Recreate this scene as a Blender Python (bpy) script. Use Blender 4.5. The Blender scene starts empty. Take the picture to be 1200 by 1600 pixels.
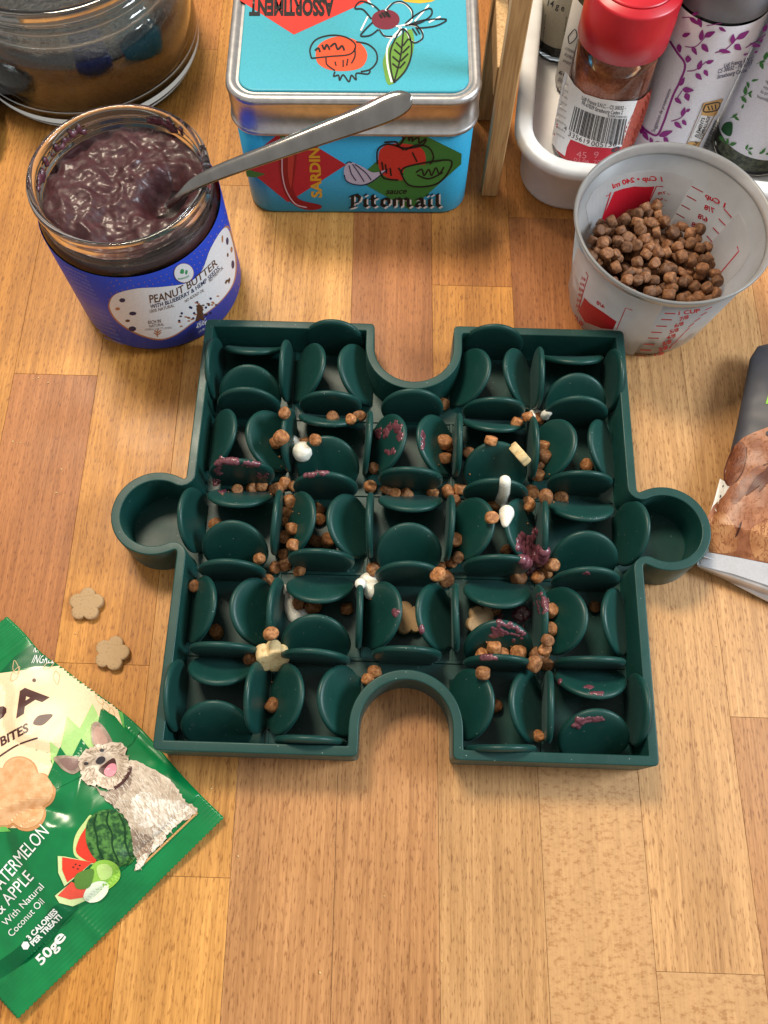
import bpy, bmesh, math, random
from mathutils import Vector, Matrix, Euler, noise
from mathutils.bvhtree import BVHTree
from mathutils.geometry import delaunay_2d_cdt

random.seed(7)
scene = bpy.context.scene
COL = scene.collection
PI = math.pi

# ------------------------------------------------------------------ camera
CAM_F = 1308.6            # focal length in pixels of the 1200 x 1600 photograph
CAM_LOC = Vector((-0.00991, -0.15204, 0.43564))
CAM_ROT = Euler((0.36523, -0.00233, 0.03093), 'XYZ')
cam = bpy.data.cameras.new('camera'); cam_o = bpy.data.objects.new('camera', cam)
COL.objects.link(cam_o); scene.camera = cam_o
cam.sensor_fit = 'VERTICAL'; cam.sensor_height = 24.0; cam.lens = 24.0 * CAM_F / 1600.0
cam.clip_start = 0.01; cam.clip_end = 50
cam_o.location = CAM_LOC; cam_o.rotation_euler = CAM_ROT
CAM_M = CAM_ROT.to_matrix()

# ------------------------------------------------------------------ room light
world = bpy.data.worlds.new('World'); scene.world = world; world.use_nodes = True
wb = world.node_tree.nodes['Background']
wb.inputs[0].default_value = (1.0, 0.95, 0.89, 1); wb.inputs[1].default_value = 0.43

def area(name, loc, target, size, size_y, power, color):
    l = bpy.data.lights.new(name, 'AREA'); l.shape = 'RECTANGLE'; l.size = size; l.size_y = size_y
    l.energy = power; l.color = color
    o = bpy.data.objects.new(name, l); COL.objects.link(o); o.location = loc
    o.rotation_euler = (Vector(target) - Vector(loc)).to_track_quat('-Z', 'Y').to_euler()
    return o
area('window_light', (1.15, 0.10, 0.95), (0, 0, 0), 0.40, 0.50, 19, (0.80, 0.91, 1.0))
area('ceiling_light', (-0.42, 0.80, 1.50), (0, 0.05, 0), 0.44, 0.36, 26, (1.0, 0.85, 0.66))

vs = scene.view_settings
vs.view_transform = 'Standard'; vs.look = 'None'; vs.exposure = 0.18; vs.gamma = 1.0
vs.use_curve_mapping = False
scene.render.engine = 'CYCLES'
scene.cycles.max_bounces = 9; scene.cycles.transparent_max_bounces = 10
scene.cycles.transmission_bounces = 9
scene.cycles.caustics_refractive = False; scene.cycles.caustics_reflective = False

# ------------------------------------------------------------------ helpers: rays from the survey of the photograph
def ray(px, py):
    return (CAM_M @ Vector(((px - 600) / CAM_F, -(py - 800) / CAM_F, -1.0))).normalized()
def at(px, py, z):
    d = ray(px, py); return CAM_LOC + d * ((z - CAM_LOC.z) / d.z)
def Z(ox, oy, s):
    return lambda x, y: (ox + x / s, oy + y / s)

class PlaneS:
    def __init__(s, p, n): s.p = Vector(p); s.n = Vector(n).normalized()
    def hit(s, px, py, off=0):
        d = ray(px, py); t = (s.p + s.n * off - CAM_LOC).dot(s.n) / d.dot(s.n)
        return CAM_LOC + d * t
class ConeS:
    def __init__(s, cx, cy, z0, r0, z1, r1, far=False):
        s.c = (cx, cy); s.k = (r1 - r0) / (z1 - z0); s.r0 = r0 - s.k * z0; s.far = far
    def hit(s, px, py, off=0):
        d = ray(px, py); o = CAM_LOC
        ex, ey = o.x - s.c[0], o.y - s.c[1]
        a_ = s.r0 + (-off if s.far else off) + s.k * o.z; b_ = s.k * d.z
        A = d.x ** 2 + d.y ** 2 - b_ ** 2; B = 2 * (d.x * ex + d.y * ey - a_ * b_); C = ex * ex + ey * ey - a_ * a_
        D = B * B - 4 * A * C
        D = math.sqrt(D) if D > 0 else 0.0
        t = (-B + D) / (2 * A) if s.far else (-B - D) / (2 * A)
        return o + d * t
class HeightS:
    def __init__(s, fn, ok=None): s.fn = fn; s.ok = ok
    def hit(s, px, py, off=0):
        z = 0.012
        for _ in range(9):
            p = at(px, py, z); z = 0.5 * z + 0.5 * (s.fn(p.x, p.y) + off)
        p = at(px, py, z); p.z = s.fn(p.x, p.y) + off
        return p

# ------------------------------------------------------------------ helpers: objects
def link(name, me, mat=None, parent=None, smooth=True):
    o = bpy.data.objects.new(name, me); COL.objects.link(o)
    if mat is not None and not me.materials: me.materials.append(mat)
    if smooth and len(me.polygons): me.polygons.foreach_set('use_smooth', [True] * len(me.polygons))
    if parent is not None:
        o.parent = parent
        if parent.parent is None:
            o.matrix_parent_inverse = parent.matrix_basis.inverted()
    return o
def mesh(name, verts, faces, mat=None, parent=None, smooth=True):
    me = bpy.data.meshes.new(name); me.from_pydata([tuple(v) for v in verts], [], faces); me.update()
    return link(name, me, mat, parent, smooth)
def from_bm(name, bm, mat=None, parent=None, smooth=True):
    me = bpy.data.meshes.new(name); bm.to_mesh(me); bm.free(); me.update()
    return link(name, me, mat, parent, smooth)
def tag(o, label, cat, group=None):
    o['label'] = label; o['category'] = cat
    if group: o['group'] = group
    return o
def thing(name, label, cat, loc, group=None):
    o = bpy.data.objects.new(name, None); COL.objects.link(o); o.location = loc
    o.empty_display_size = 0.02
    return tag(o, label, cat, group)
def bevel(o, w, seg=3):
    m = o.modifiers.new('bevel', 'BEVEL'); m.width = w; m.segments = seg; m.limit_method = 'ANGLE'
    m.angle_limit = math.radians(40)
    return o
def lathe(name, prof, cx, cy, mat, parent, seg=96, cap0=False, cap1=False, fn=None):
    vs_, fs = [], []
    for (r, z) in prof:
        for i in range(seg):
            a = 2 * PI * i / seg
            vs_.append((cx + r * math.cos(a), cy + r * math.sin(a), z))
    n = len(prof)
    for j in range(n - 1):
        for i in range(seg):
            k = (i + 1) % seg
            fs.append((j * seg + i, j * seg + k, (j + 1) * seg + k, (j + 1) * seg + i))
    if cap0: fs.append(tuple(reversed(range(seg))))
    if cap1: fs.append(tuple((n - 1) * seg + i for i in range(seg)))
    if fn: vs_ = [fn(v) for v in vs_]
    return mesh(name, vs_, fs, mat, parent)
def catmull(pts, closed=True, n=6):
    out = []; m = len(pts)
    rng = range(m) if closed else range(m - 1)
    for i in rng:
        if closed: p0, p1, p2, p3 = pts[i - 1], pts[i], pts[(i + 1) % m], pts[(i + 2) % m]
        else: p0, p1, p2, p3 = pts[max(i - 1, 0)], pts[i], pts[i + 1], pts[min(i + 2, m - 1)]
        for k in range(n):
            t = k / n
            out.append(tuple(0.5 * (2 * p1[c] + (-p0[c] + p2[c]) * t + (2 * p0[c] - 5 * p1[c] + 4 * p2[c] - p3[c]) * t * t
                             + (-p0[c] + 3 * p1[c] - 3 * p2[c] + p3[c]) * t ** 3) for c in range(len(p1))))
    if not closed: out.append(tuple(pts[-1]))
    return out

# ------------------------------------------------------------------ helpers: print laid on a surface (0.1 mm sheets of ink)
INK = 0.00010
def cut_grid(bm, step):
    xs = [v.co.x for v in bm.verts]; ys = [v.co.y for v in bm.verts]
    if not xs: return
    for ax, lo, hi in ((0, min(xs), max(xs)), (1, min(ys), max(ys))):
        k = math.floor(lo / step) + 1
        while k * step < hi:
            co = Vector((0, 0, 0)); co[ax] = k * step + 0.0137
            no = Vector((0, 0, 0)); no[ax] = 1
            bmesh.ops.bisect_plane(bm, geom=bm.verts[:] + bm.edges[:] + bm.faces[:], dist=1e-5, plane_co=co, plane_no=no)
            k += 1
def lay(name, bm, surf, mat, parent, layer, step):
    k_ = INK
    if isinstance(surf, HeightS):
        k_ = INK * 1.6
        if name != 'printed_fur': step = 4
    if step: cut_grid(bm, step)
    for v in bm.verts: v.co = surf.hit(v.co.x, v.co.y, k_ * layer)
    if getattr(surf, 'ok', None):
        bmesh.ops.delete(bm, geom=[f for f in bm.faces if not surf.ok(f.calc_center_median())], context='FACES')
    bmesh.ops.recalc_face_normals(bm, faces=bm.faces[:])
    s = 0.0
    for f in bm.faces: s += f.normal.dot(CAM_LOC - f.calc_center_median()) * f.calc_area()
    if s < 0: bmesh.ops.reverse_faces(bm, faces=bm.faces[:])
    return from_bm(name, bm, mat, parent, smooth=False)
def poly(name, pts, surf, mat, parent, layer=1, zm=None, curve=False, step=8):
    polys = pts if isinstance(pts[0][0], (tuple, list)) else [pts]
    bm = bmesh.new()
    for pp in polys:
        if curve: pp = catmull(pp)
        if zm: pp = [zm(*q) for q in pp]
        f = bm.faces.new([bm.verts.new((q[0], q[1], 0)) for q in pp])
        f.normal_update()
    bmesh.ops.triangulate(bm, faces=bm.faces[:], ngon_method='EAR_CLIP')
    return lay(name, bm, surf, mat, parent, layer, step)
def stroke_polys(pts, w, closed=False, smooth=True, w1=None):
    if smooth and len(pts) > 2: pts = catmull(pts, closed, 5)
    if closed: pts = list(pts) + [pts[0]]
    n = len(pts); L, R_ = [], []
    for i, p in enumerate(pts):
        a = pts[max(i - 1, 0)]; b = pts[min(i + 1, n - 1)]
        if closed and i in (0, n - 1): a = pts[-2]; b = pts[1]
        dx, dy = b[0] - a[0], b[1] - a[1]; l = math.hypot(dx, dy) or 1
        ww = w if w1 is None else w + (w1 - w) * i / (n - 1)
        nx, ny = -dy / l * ww / 2, dx / l * ww / 2
        L.append((p[0] + nx, p[1] + ny)); R_.append((p[0] - nx, p[1] - ny))
    return [[L[i], L[i + 1], R_[i + 1], R_[i]] for i in range(n - 1)]
def strokes(name, lines, w, surf, mat, parent, layer=2, zm=None, closed=False, smooth=True, step=0):
    qs = []
    for ln in lines: qs += stroke_polys(ln, w, closed, smooth)
    bm = bmesh.new()
    for q in qs:
        if zm: q = [zm(*p) for p in q]
        bm.faces.new([bm.verts.new((p[0], p[1], 0)) for p in q])
    return lay(name, bm, surf, mat, parent, layer, step)
def text_bm(s, bold=0.0, shear=0.0):
    cu = bpy.data.curves.new('t', 'FONT'); cu.body = s; cu.size = 1; cu.offset = bold; cu.shear = shear; cu.resolution_u = 3
    cu.fill_mode = 'FRONT'
    o = bpy.data.objects.new('t', cu); COL.objects.link(o)
    me = bpy.data.meshes.new_from_object(o)
    bpy.data.objects.remove(o); bpy.data.curves.remove(cu)
    bm = bmesh.new(); bm.from_mesh(me); bpy.data.meshes.remove(me)
    return bm
def text(s, bl, br, up, surf, mat, parent, layer=2, zm=None, bold=0.0, shear=0.0, bend=0.0, mirror=False, step=7, name='lettering', up2=None):
    """bl, br: the baseline's ends in (zoomed) pixels, up: the vector to the cap height."""
    bm = text_bm(s, bold, shear)
    xs = [v.co.x for v in bm.verts]; ys = [v.co.y for v in bm.verts]
    x0, x1 = min(xs), max(xs); y1 = 0.70
    for v in bm.verts:
        u = (v.co.x - x0) / (x1 - x0); w = v.co.y / y1
        if mirror: u = 1 - u
        ux, uy = up
        if up2: ux, uy = up[0] + (up2[0] - up[0]) * u, up[1] + (up2[1] - up[1]) * u
        k = w + bend * 4 * u * (1 - u)
        p = (bl[0] + (br[0] - bl[0]) * u + ux * k, bl[1] + (br[1] - bl[1]) * u + uy * k)
        if zm: p = zm(*p)
        v.co = (p[0], p[1], 0)
    return lay(name, bm, surf, mat, parent, layer, step)

# ------------------------------------------------------------------ materials
def nodes(name):
    m = bpy.data.materials.new(name); m.use_nodes = True
    nt = m.node_tree; b = nt.nodes['Principled BSDF']
    return m, nt, b
def N(nt, typ, **kw):
    n = nt.nodes.new(typ)
    for k, v in kw.items(): setattr(n, k, v)
    return n
def ramp(nt, fac, stops, interp='LINEAR'):
    r = N(nt, 'ShaderNodeValToRGB'); r.color_ramp.interpolation = interp
    e = r.color_ramp.elements
    while len(e) < len(stops): e.new(0.5)
    for el, (p, c) in zip(e, stops):
        el.position = p; el.color = (*c, 1) if len(c) == 3 else c
    nt.links.new(fac, r.inputs[0]); return r.outputs[0]
def noise_tex(nt, vec, scale, detail=4, rough=0.55):
    n = N(nt, 'ShaderNodeTexNoise'); n.inputs['Scale'].default_value = scale
    n.inputs['Detail'].default_value = detail; n.inputs['Roughness'].default_value = rough
    if vec is not None: nt.links.new(vec, n.inputs['Vector'])
    return n.outputs['Fac']
def mapping(nt, scale, coord='Object', rnd=False):
    tc = N(nt, 'ShaderNodeTexCoord'); mp = N(nt, 'ShaderNodeMapping')
    mp.inputs['Scale'].default_value = scale
    nt.links.new(tc.outputs[coord], mp.inputs['Vector'])
    if rnd:
        oi = N(nt, 'ShaderNodeObjectInfo'); mu = N(nt, 'ShaderNodeMath', operation='MULTIPLY')
        mu.inputs[1].default_value = 37.0; nt.links.new(oi.outputs['Random'], mu.inputs[0])
        nt.links.new(mu.outputs[0], mp.inputs['Location'])
    return mp.outputs[0]
def bump(nt, b, h, strength=0.3, dist=0.001):
    n = N(nt, 'ShaderNodeBump'); n.inputs['Strength'].default_value = strength; n.inputs['Distance'].default_value = dist
    nt.links.new(h, n.inputs['Height']); nt.links.new(n.outputs[0], b.inputs['Normal'])
def mixc(nt, fac, a, b_, mode='MIX'):
    n = N(nt, 'ShaderNodeMix', data_type='RGBA', blend_type=mode)
    for sock, v in ((n.inputs[0], fac), (n.inputs[6], a), (n.inputs[7], b_)):
        if hasattr(v, 'is_linked'): nt.links.new(v, sock)
        elif isinstance(v, (int, float)): sock.default_value = v
        else: sock.default_value = (*v, 1)
    return n.outputs[2]
def speckled(name, c0, c1, scale, rough=0.5, lo=0.35, hi=0.65, metal=0.0, bmp=0.0, bd=0.0005, rnd=False, coord='Object', detail=5, aniso=(1, 1, 1)):
    m, nt, b = nodes(name)
    v = mapping(nt, aniso, coord, rnd)
    f = noise_tex(nt, v, scale, detail)
    nt.links.new(ramp(nt, f, [(lo, c0), (hi, c1)]), b.inputs['Base Color'])
    b.inputs['Roughness'].default_value = rough; b.inputs['Metallic'].default_value = metal
    if bmp: bump(nt, b, f, bmp, bd)
    return m
_ink = {}
def ink(c, rough=0.4, mott=0.10):
    key = (tuple(round(x, 4) for x in c), rough)
    if key in _ink: return _ink[key]
    lo = tuple(x * (1 - mott) for x in c)
    _ink[key] = speckled('ink_%d' % len(_ink), lo, c, 900, rough)
    _ink[key].node_tree.nodes['Principled BSDF'].inputs['Specular IOR Level'].default_value = 0.25
    return _ink[key]
def srgb(r, g, b):
    f = lambda c: (c / 255 / 12.92) if c / 255 <= 0.04045 else ((c / 255 + 0.055) / 1.055) ** 2.4
    return (f(r), f(g), f(b))

def wood_mat():
    m, nt, b = nodes('beech_wood')
    oi = N(nt, 'ShaderNodeObjectInfo')
    v1 = mapping(nt, (1, 0.09, 1), 'Object', True)
    v2 = mapping(nt, (1, 0.20, 1), 'Object', True)
    v3 = mapping(nt, (1, 0.02, 1), 'Object', True)
    big = noise_tex(nt, v1, 38, 3)
    fine = noise_tex(nt, v3, 900, 3, 0.7)
    fleck = noise_tex(nt, v2, 1150, 2, 0.5)
    streak = noise_tex(nt, v3, 330, 4, 0.65)
    mid = noise_tex(nt, v1, 160, 4, 0.6)
    c = mixc(nt, 1.0, oi.outputs['Color'], ramp(nt, big, [(0.25, (0.74, 0.70, 0.66)), (0.5, (0.98, 0.97, 0.96)), (0.75, (1.16, 1.18, 1.2))]), 'MULTIPLY')
    c = mixc(nt, 0.75, c, ramp(nt, fine, [(0.3, (0.66, 0.58, 0.5)), (0.65, (1.12, 1.12, 1.12))]), 'MULTIPLY')
    c = mixc(nt, 0.45, c, ramp(nt, mid, [(0.3, (0.75, 0.70, 0.64)), (0.65, (1.1, 1.1, 1.1))]), 'MULTIPLY')
    c = mixc(nt, 0.68, c, ramp(nt, fleck, [(0.31, (0.46, 0.34, 0.24)), (0.43, (0.96, 0.95, 0.94)), (0.6, (1.06, 1.06, 1.05))]), 'MULTIPLY')
    c = mixc(nt, 0.42, c, ramp(nt, streak, [(0.32, (0.70, 0.62, 0.54)), (0.6, (1.08, 1.08, 1.08))]), 'MULTIPLY')
    nt.links.new(c, b.inputs['Base Color'])
    scr = noise_tex(nt, mapping(nt, (1, 1, 1)), 26, 5)
    nt.links.new(ramp(nt, scr, [(0.3, (0.36,) * 3), (0.7, (0.52,) * 3)]), b.inputs['Roughness'])
    b.inputs['Specular IOR Level'].default_value = 0.36
    bump(nt, b, fleck, 0.12, 0.0004)
    return m
def fleck_wood_mat():
    m, nt, b = nodes('ray_flecked_beech')
    oi = N(nt, 'ShaderNodeObjectInfo')
    v2 = mapping(nt, (0.55, 0.8, 1), 'Object', True)
    v3 = mapping(nt, (1, 0.04, 1), 'Object', True)
    vo = N(nt, 'ShaderNodeTexVoronoi'); vo.inputs['Scale'].default_value = 330; vo.inputs['Randomness'].default_value = 1
    nt.links.new(v2, vo.inputs['Vector'])
    fl = noise_tex(nt, v2, 640, 3, 0.6)
    fine = noise_tex(nt, v3, 800, 3, 0.7)
    big = noise_tex(nt, v3, 60, 3)
    c = mixc(nt, 0.6, oi.outputs['Color'], ramp(nt, big, [(0.3, (0.8, 0.76, 0.72)), (0.7, (1.12, 1.12, 1.12))]), 'MULTIPLY')
    c = mixc(nt, 0.5, c, ramp(nt, fine, [(0.3, (0.78, 0.72, 0.68)), (0.65, (1.1, 1.1, 1.1))]), 'MULTIPLY')
    c = mixc(nt, 0.9, c, ramp(nt, fl, [(0.34, (0.72, 0.60, 0.49)), (0.47, (0.97, 0.96, 0.95)), (0.62, (1.05, 1.05, 1.05))]), 'MULTIPLY')
    nt.links.new(c, b.inputs['Base Color']); b.inputs['Roughness'].default_value = 0.4
    return m
def silicone_mat():
    m, nt, b = nodes('dark_green_silicone')
    v = mapping(nt, (1, 1, 1), 'Object', True)
    f = noise_tex(nt, v, 60, 4)
    c = ramp(nt, f, [(0.3, (0.003, 0.037, 0.031)), (0.7, (0.006, 0.049, 0.041))])
    vo = N(nt, 'ShaderNodeTexVoronoi'); vo.inputs['Scale'].default_value = 230; nt.links.new(v, vo.inputs['Vector'])
    dust = ramp(nt, vo.outputs['Distance'], [(0.035, (1, 1, 1)), (0.075, (0, 0, 0))])
    c = mixc(nt, dust, c, (0.22, 0.27, 0.25))
    v2 = N(nt, 'ShaderNodeTexVoronoi'); v2.inputs['Scale'].default_value = 620; nt.links.new(v, v2.inputs['Vector'])
    c = mixc(nt, ramp(nt, v2.outputs['Distance'], [(0.05, (0.55,) * 3), (0.10, (0, 0, 0))]), c, (0.10, 0.15, 0.14))
    scuff = noise_tex(nt, mapping(nt, (1, 0.25, 1), 'Object', True), 130, 5, 0.7)
    c = mixc(nt, ramp(nt, scuff, [(0.60, (0, 0, 0)), (0.78, (0.35,) * 3)]), c, (0.05, 0.075, 0.07))
    nt.links.new(c, b.inputs['Base Color'])
    g = noise_tex(nt, v, 2600, 2)
    nt.links.new(ramp(nt, noise_tex(nt, v, 45, 4), [(0.3, (0.34,) * 3), (0.7, (0.50,) * 3)]), b.inputs['Roughness'])
    b.inputs['Specular IOR Level'].default_value = 0.34
    b.inputs['Sheen Weight'].default_value = 0.06; b.inputs['Sheen Roughness'].default_value = 0.4
    b.inputs['Sheen Tint'].default_value = (0.6, 0.9, 0.9, 1)
    bump(nt, b, g, 0.12, 0.0002)
    return m
def glass_mat(name, color=(1, 1, 1), rough=0.02, ior=1.45):
    m, nt, b = nodes(name)
    b.inputs['Transmission Weight'].default_value = 1; b.inputs['IOR'].default_value = ior
    v = noise_tex(nt, mapping(nt, (1, 1, 1)), 70, 3)
    nt.links.new(ramp(nt, v, [(0.35, (rough,) * 3), (0.75, (rough + 0.05,) * 3)]), b.inputs['Roughness'])
    b.inputs['Base Color'].default_value = (*color, 1)
    return m
def clear_mat(name, tint=(0.96, 0.97, 0.97), rough=0.03):
    m, nt, b = nodes(name); nt.nodes.remove(b)
    t = N(nt, 'ShaderNodeBsdfTransparent'); t.inputs[0].default_value = (*tint, 1)
    g = N(nt, 'ShaderNodeBsdfGlossy')
    v = noise_tex(nt, mapping(nt, (1, 1, 1)), 60, 3)
    nt.links.new(ramp(nt, v, [(0.35, (rough,) * 3), (0.75, (rough + 0.08,) * 3)]), g.inputs['Roughness'])
    fr = N(nt, 'ShaderNodeFresnel'); fr.inputs[0].default_value = 1.45
    x = N(nt, 'ShaderNodeMixShader'); nt.links.new(fr.outputs[0], x.inputs[0])
    nt.links.new(t.outputs[0], x.inputs[1]); nt.links.new(g.outputs[0], x.inputs[2])
    nt.links.new(x.outputs[0], nt.nodes['Material Output'].inputs[0])
    return m
def frosted_mat(name, clear, tint, through=0.74):
    m, nt, b = nodes(name)
    nt.nodes.remove(b)
    v = noise_tex(nt, mapping(nt, (1, 1, 1)), 55, 4)
    col = ramp(nt, v, [(0.3, tuple(x * 0.86 for x in tint)), (0.7, tint)])
    d = N(nt, 'ShaderNodeBsdfDiffuse'); t = N(nt, 'ShaderNodeBsdfTranslucent'); g = N(nt, 'ShaderNodeBsdfGlossy')
    tr = N(nt, 'ShaderNodeBsdfTransparent'); g.inputs['Roughness'].default_value = 0.32
    for n in (d, t): nt.links.new(col, n.inputs['Color'])
    m1 = N(nt, 'ShaderNodeMixShader'); m1.inputs[0].default_value = through
    nt.links.new(d.outputs[0], m1.inputs[1]); nt.links.new(t.outputs[0], m1.inputs[2])
    m2 = N(nt, 'ShaderNodeMixShader'); m2.inputs[0].default_value = clear
    nt.links.new(m1.outputs[0], m2.inputs[1]); nt.links.new(tr.outputs[0], m2.inputs[2])
    fr = N(nt, 'ShaderNodeFresnel'); fr.inputs[0].default_value = 1.45
    m3 = N(nt, 'ShaderNodeMixShader'); nt.links.new(fr.outputs[0], m3.inputs[0])
    nt.links.new(m2.outputs[0], m3.inputs[1]); nt.links.new(g.outputs[0], m3.inputs[2])
    nt.links.new(m3.outputs[0], nt.nodes['Material Output'].inputs[0])
    return m
def kibble_mat(name, c0, c1, rough=0.7):
    m, nt, b = nodes(name)
    oi = N(nt, 'ShaderNodeObjectInfo')
    v = mapping(nt, (1, 1, 1), 'Object', True)
    f = noise_tex(nt, v, 520, 5, 0.65)
    c = ramp(nt, f, [(0.3, tuple(x * 0.45 for x in c0)), (0.48, c0), (0.7, c1)])
    hv = N(nt, 'ShaderNodeHueSaturation'); nt.links.new(c, hv.inputs['Color'])
    mr = N(nt, 'ShaderNodeMapRange'); mr.inputs['To Min'].default_value = 0.6; mr.inputs['To Max'].default_value = 1.4
    nt.links.new(oi.outputs['Random'], mr.inputs['Value']); nt.links.new(mr.outputs[0], hv.inputs['Value'])
    nt.links.new(hv.outputs[0], b.inputs['Base Color']); b.inputs['Roughness'].default_value = rough
    bump(nt, b, f, 0.55, 0.0005)
    return m
M_WOOD = wood_mat(); M_FLECK = fleck_wood_mat(); M_SIL = silicone_mat()
M_CORE = speckled('wood_core', (0.10, 0.05, 0.02), (0.16, 0.08, 0.03), 120, 0.7)
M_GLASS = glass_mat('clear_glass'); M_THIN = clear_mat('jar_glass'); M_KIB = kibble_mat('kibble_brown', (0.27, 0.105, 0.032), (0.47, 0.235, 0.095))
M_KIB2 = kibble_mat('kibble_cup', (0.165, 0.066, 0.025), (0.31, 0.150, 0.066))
M_BISC = speckled('biscuit', (0.20, 0.115, 0.055), (0.41, 0.265, 0.130), 900, 0.75, 0.27, 0.42, bmp=0.2)
M_BISC2 = speckled('pale_biscuit', (0.50, 0.33, 0.13), (0.70, 0.53, 0.27), 500, 0.75, 0.30, 0.50, bmp=0.2)
M_STEEL = speckled('brushed_steel', (0.27, 0.265, 0.255), (0.34, 0.335, 0.325), 120, 0.16, metal=1.0, aniso=(1, 0.2, 1))
M_TINMETAL = speckled('bare_tinplate', (0.55, 0.54, 0.54), (0.68, 0.67, 0.66), 200, 0.34, metal=1.0)
def berry_mat(name, c0, c1, rough, coat=0.35):
    m, nt, b = nodes(name)
    f = noise_tex(nt, mapping(nt, (1, 1, 1)), 260, 5, 0.6)
    nt.links.new(ramp(nt, f, [(0.3, c0), (0.7, c1)]), b.inputs['Base Color'])
    b.inputs['Roughness'].default_value = rough
    b.inputs['Subsurface Weight'].default_value = 0.15; b.inputs['Subsurface Radius'].default_value = (0.004, 0.001, 0.001)
    b.inputs['Specular IOR Level'].default_value = 0.5 if coat > 0.2 else 0.32; b.inputs['Coat Weight'].default_value = coat; b.inputs['Coat Roughness'].default_value = 0.10
    g2 = noise_tex(nt, mapping(nt, (1, 1, 1)), 520, 5, 0.65)
    bump(nt, b, g2, 0.40, 0.0007)
    return m
M_BERRY = berry_mat('berry_paste', (0.032, 0.009, 0.011), (0.072, 0.022, 0.026), 0.42, 0.19)
M_SMEAR = berry_mat('berry_smear', (0.085, 0.022, 0.032), (0.20, 0.065, 0.085), 0.28)
M_YOG, _nt, _b = nodes('yoghurt')
_b.inputs['Base Color'].default_value = (0.80, 0.79, 0.70, 1); _b.inputs['Roughness'].default_value = 0.22
_b.inputs['Subsurface Weight'].default_value = 0.3; _b.inputs['Subsurface Radius'].default_value = (0.004, 0.003, 0.002)
bump(_nt, _b, noise_tex(_nt, mapping(_nt, (1, 1, 1)), 150, 2), 0.2, 0.0008)
WHITE = ink((0.80, 0.80, 0.79)); BLACK = ink((0.015, 0.014, 0.014)); DARK = ink((0.04, 0.035, 0.04))

# ------------------------------------------------------------------ countertop: glued beech staves
ctop = mesh('countertop', [(-0.8, -0.6, -0.040), (0.8, -0.6, -0.040), (0.8, 1.2, -0.040), (-0.8, 1.2, -0.040),
                           (-0.8, -0.6, -0.0006), (0.8, -0.6, -0.0006), (0.8, 1.2, -0.0006), (-0.8, 1.2, -0.0006)],
            [(0, 3, 2, 1), (4, 5, 6, 7), (0, 1, 5, 4), (1, 2, 6, 5), (2, 3, 7, 6), (3, 0, 4, 7)], M_CORE, smooth=False)
ctop['kind'] = 'structure'; ctop['label'] = 'butcher block worktop of glued beech staves'
SLOPE = -0.02; PITCH = 0.0498; X0 = 0.0145
TONE = dict(o=(0.555, 0.254, 0.055), l=(0.595, 0.302, 0.084), d=(0.380, 0.150, 0.048), m=(0.465, 0.194, 0.046), p=(0.505, 0.288, 0.122), r=(0.455, 0.232, 0.094))
# column k lies between line k and line k+1: joints from south to north with the tone of each stave
COLS = {
    -6: [(-0.6, 'm'), (-0.12, 'o'), (0.31, 'd')],
    -5: [(-0.6, 'm'), (-0.24, 'd'), (0.0956, 'o'), (0.52, 'm')],
    -4: [(-0.6, 'o'), (-0.0748, 'o'), (0.36, 'm')],
    -3: [(-0.6, 'l'), (-0.1747, 'l'), (0.24, 'o')],
    -2: [(-0.6, 'r'), (-0.10, 'r'), (0.11, 'l'), (0.47, 'm')],
    -1: [(-0.6, 'r'), (-0.04, 'd'), (0.40, 'o')],
    0: [(-0.6, 'p'), (-0.02, 'o'), (0.1665, 'm'), (0.5, 'd')],
    1: [(-0.6, 'p'), (-0.03, 'd'), (0.22, 'm')],
    2: [(-0.6, 'p'), (-0.208, 'p'), (0.25, 'o')],
    3: [(-0.6, 'r'), (-0.0916, 'p'), (0.18, 'o')],
}
def stave(k, y0, y1, tone):
    g = 0.00009
    xa = X0 + PITCH * k + g; xb = X0 + PITCH * (k + 1) - g
    vs_ = []
    for z, i in ((-0.012, 0), (-0.00006, 0), (0.0, 0.00008)):
        for (x, y) in ((xa + i, y0 + g + i), (xb - i, y0 + g + i), (xb - i, y1 - g - i), (xa + i, y1 - g - i)):
            vs_.append((x + SLOPE * y, y, z))
    fs = [(0, 3, 2, 1), (8, 9, 10, 11)]
    for j in (0, 4):
        for i in range(4): fs.append((j + i, j + (i + 1) % 4, j + 4 + (i + 1) % 4, j + 4 + i))
    flecked = (k == 1 and y0 < -0.3) or (k == 2 and y0 < -0.3)
    o = mesh('stave', vs_, fs, M_FLECK if flecked else M_WOOD, ctop, smooth=False)
    c = TONE[tone]; j = random.uniform(0.95, 1.05)
    o.color = (c[0] * j, c[1] * j, c[2] * j, 1)
for k in range(-16, 15):
    segs = COLS.get(k)
    if not segs:
        y = -0.6 + random.uniform(-0.3, 0); segs = []
        while y < 1.2:
            segs.append((max(y, -0.6), random.choice('olmdr'))); y += random.uniform(0.3, 0.55)
    for i, (y0, t) in enumerate(segs):
        y1 = segs[i + 1][0] if i + 1 < len(segs) else 1.2
        if y1 - y0 > 0.01: stave(k, y0, y1, t)

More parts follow.
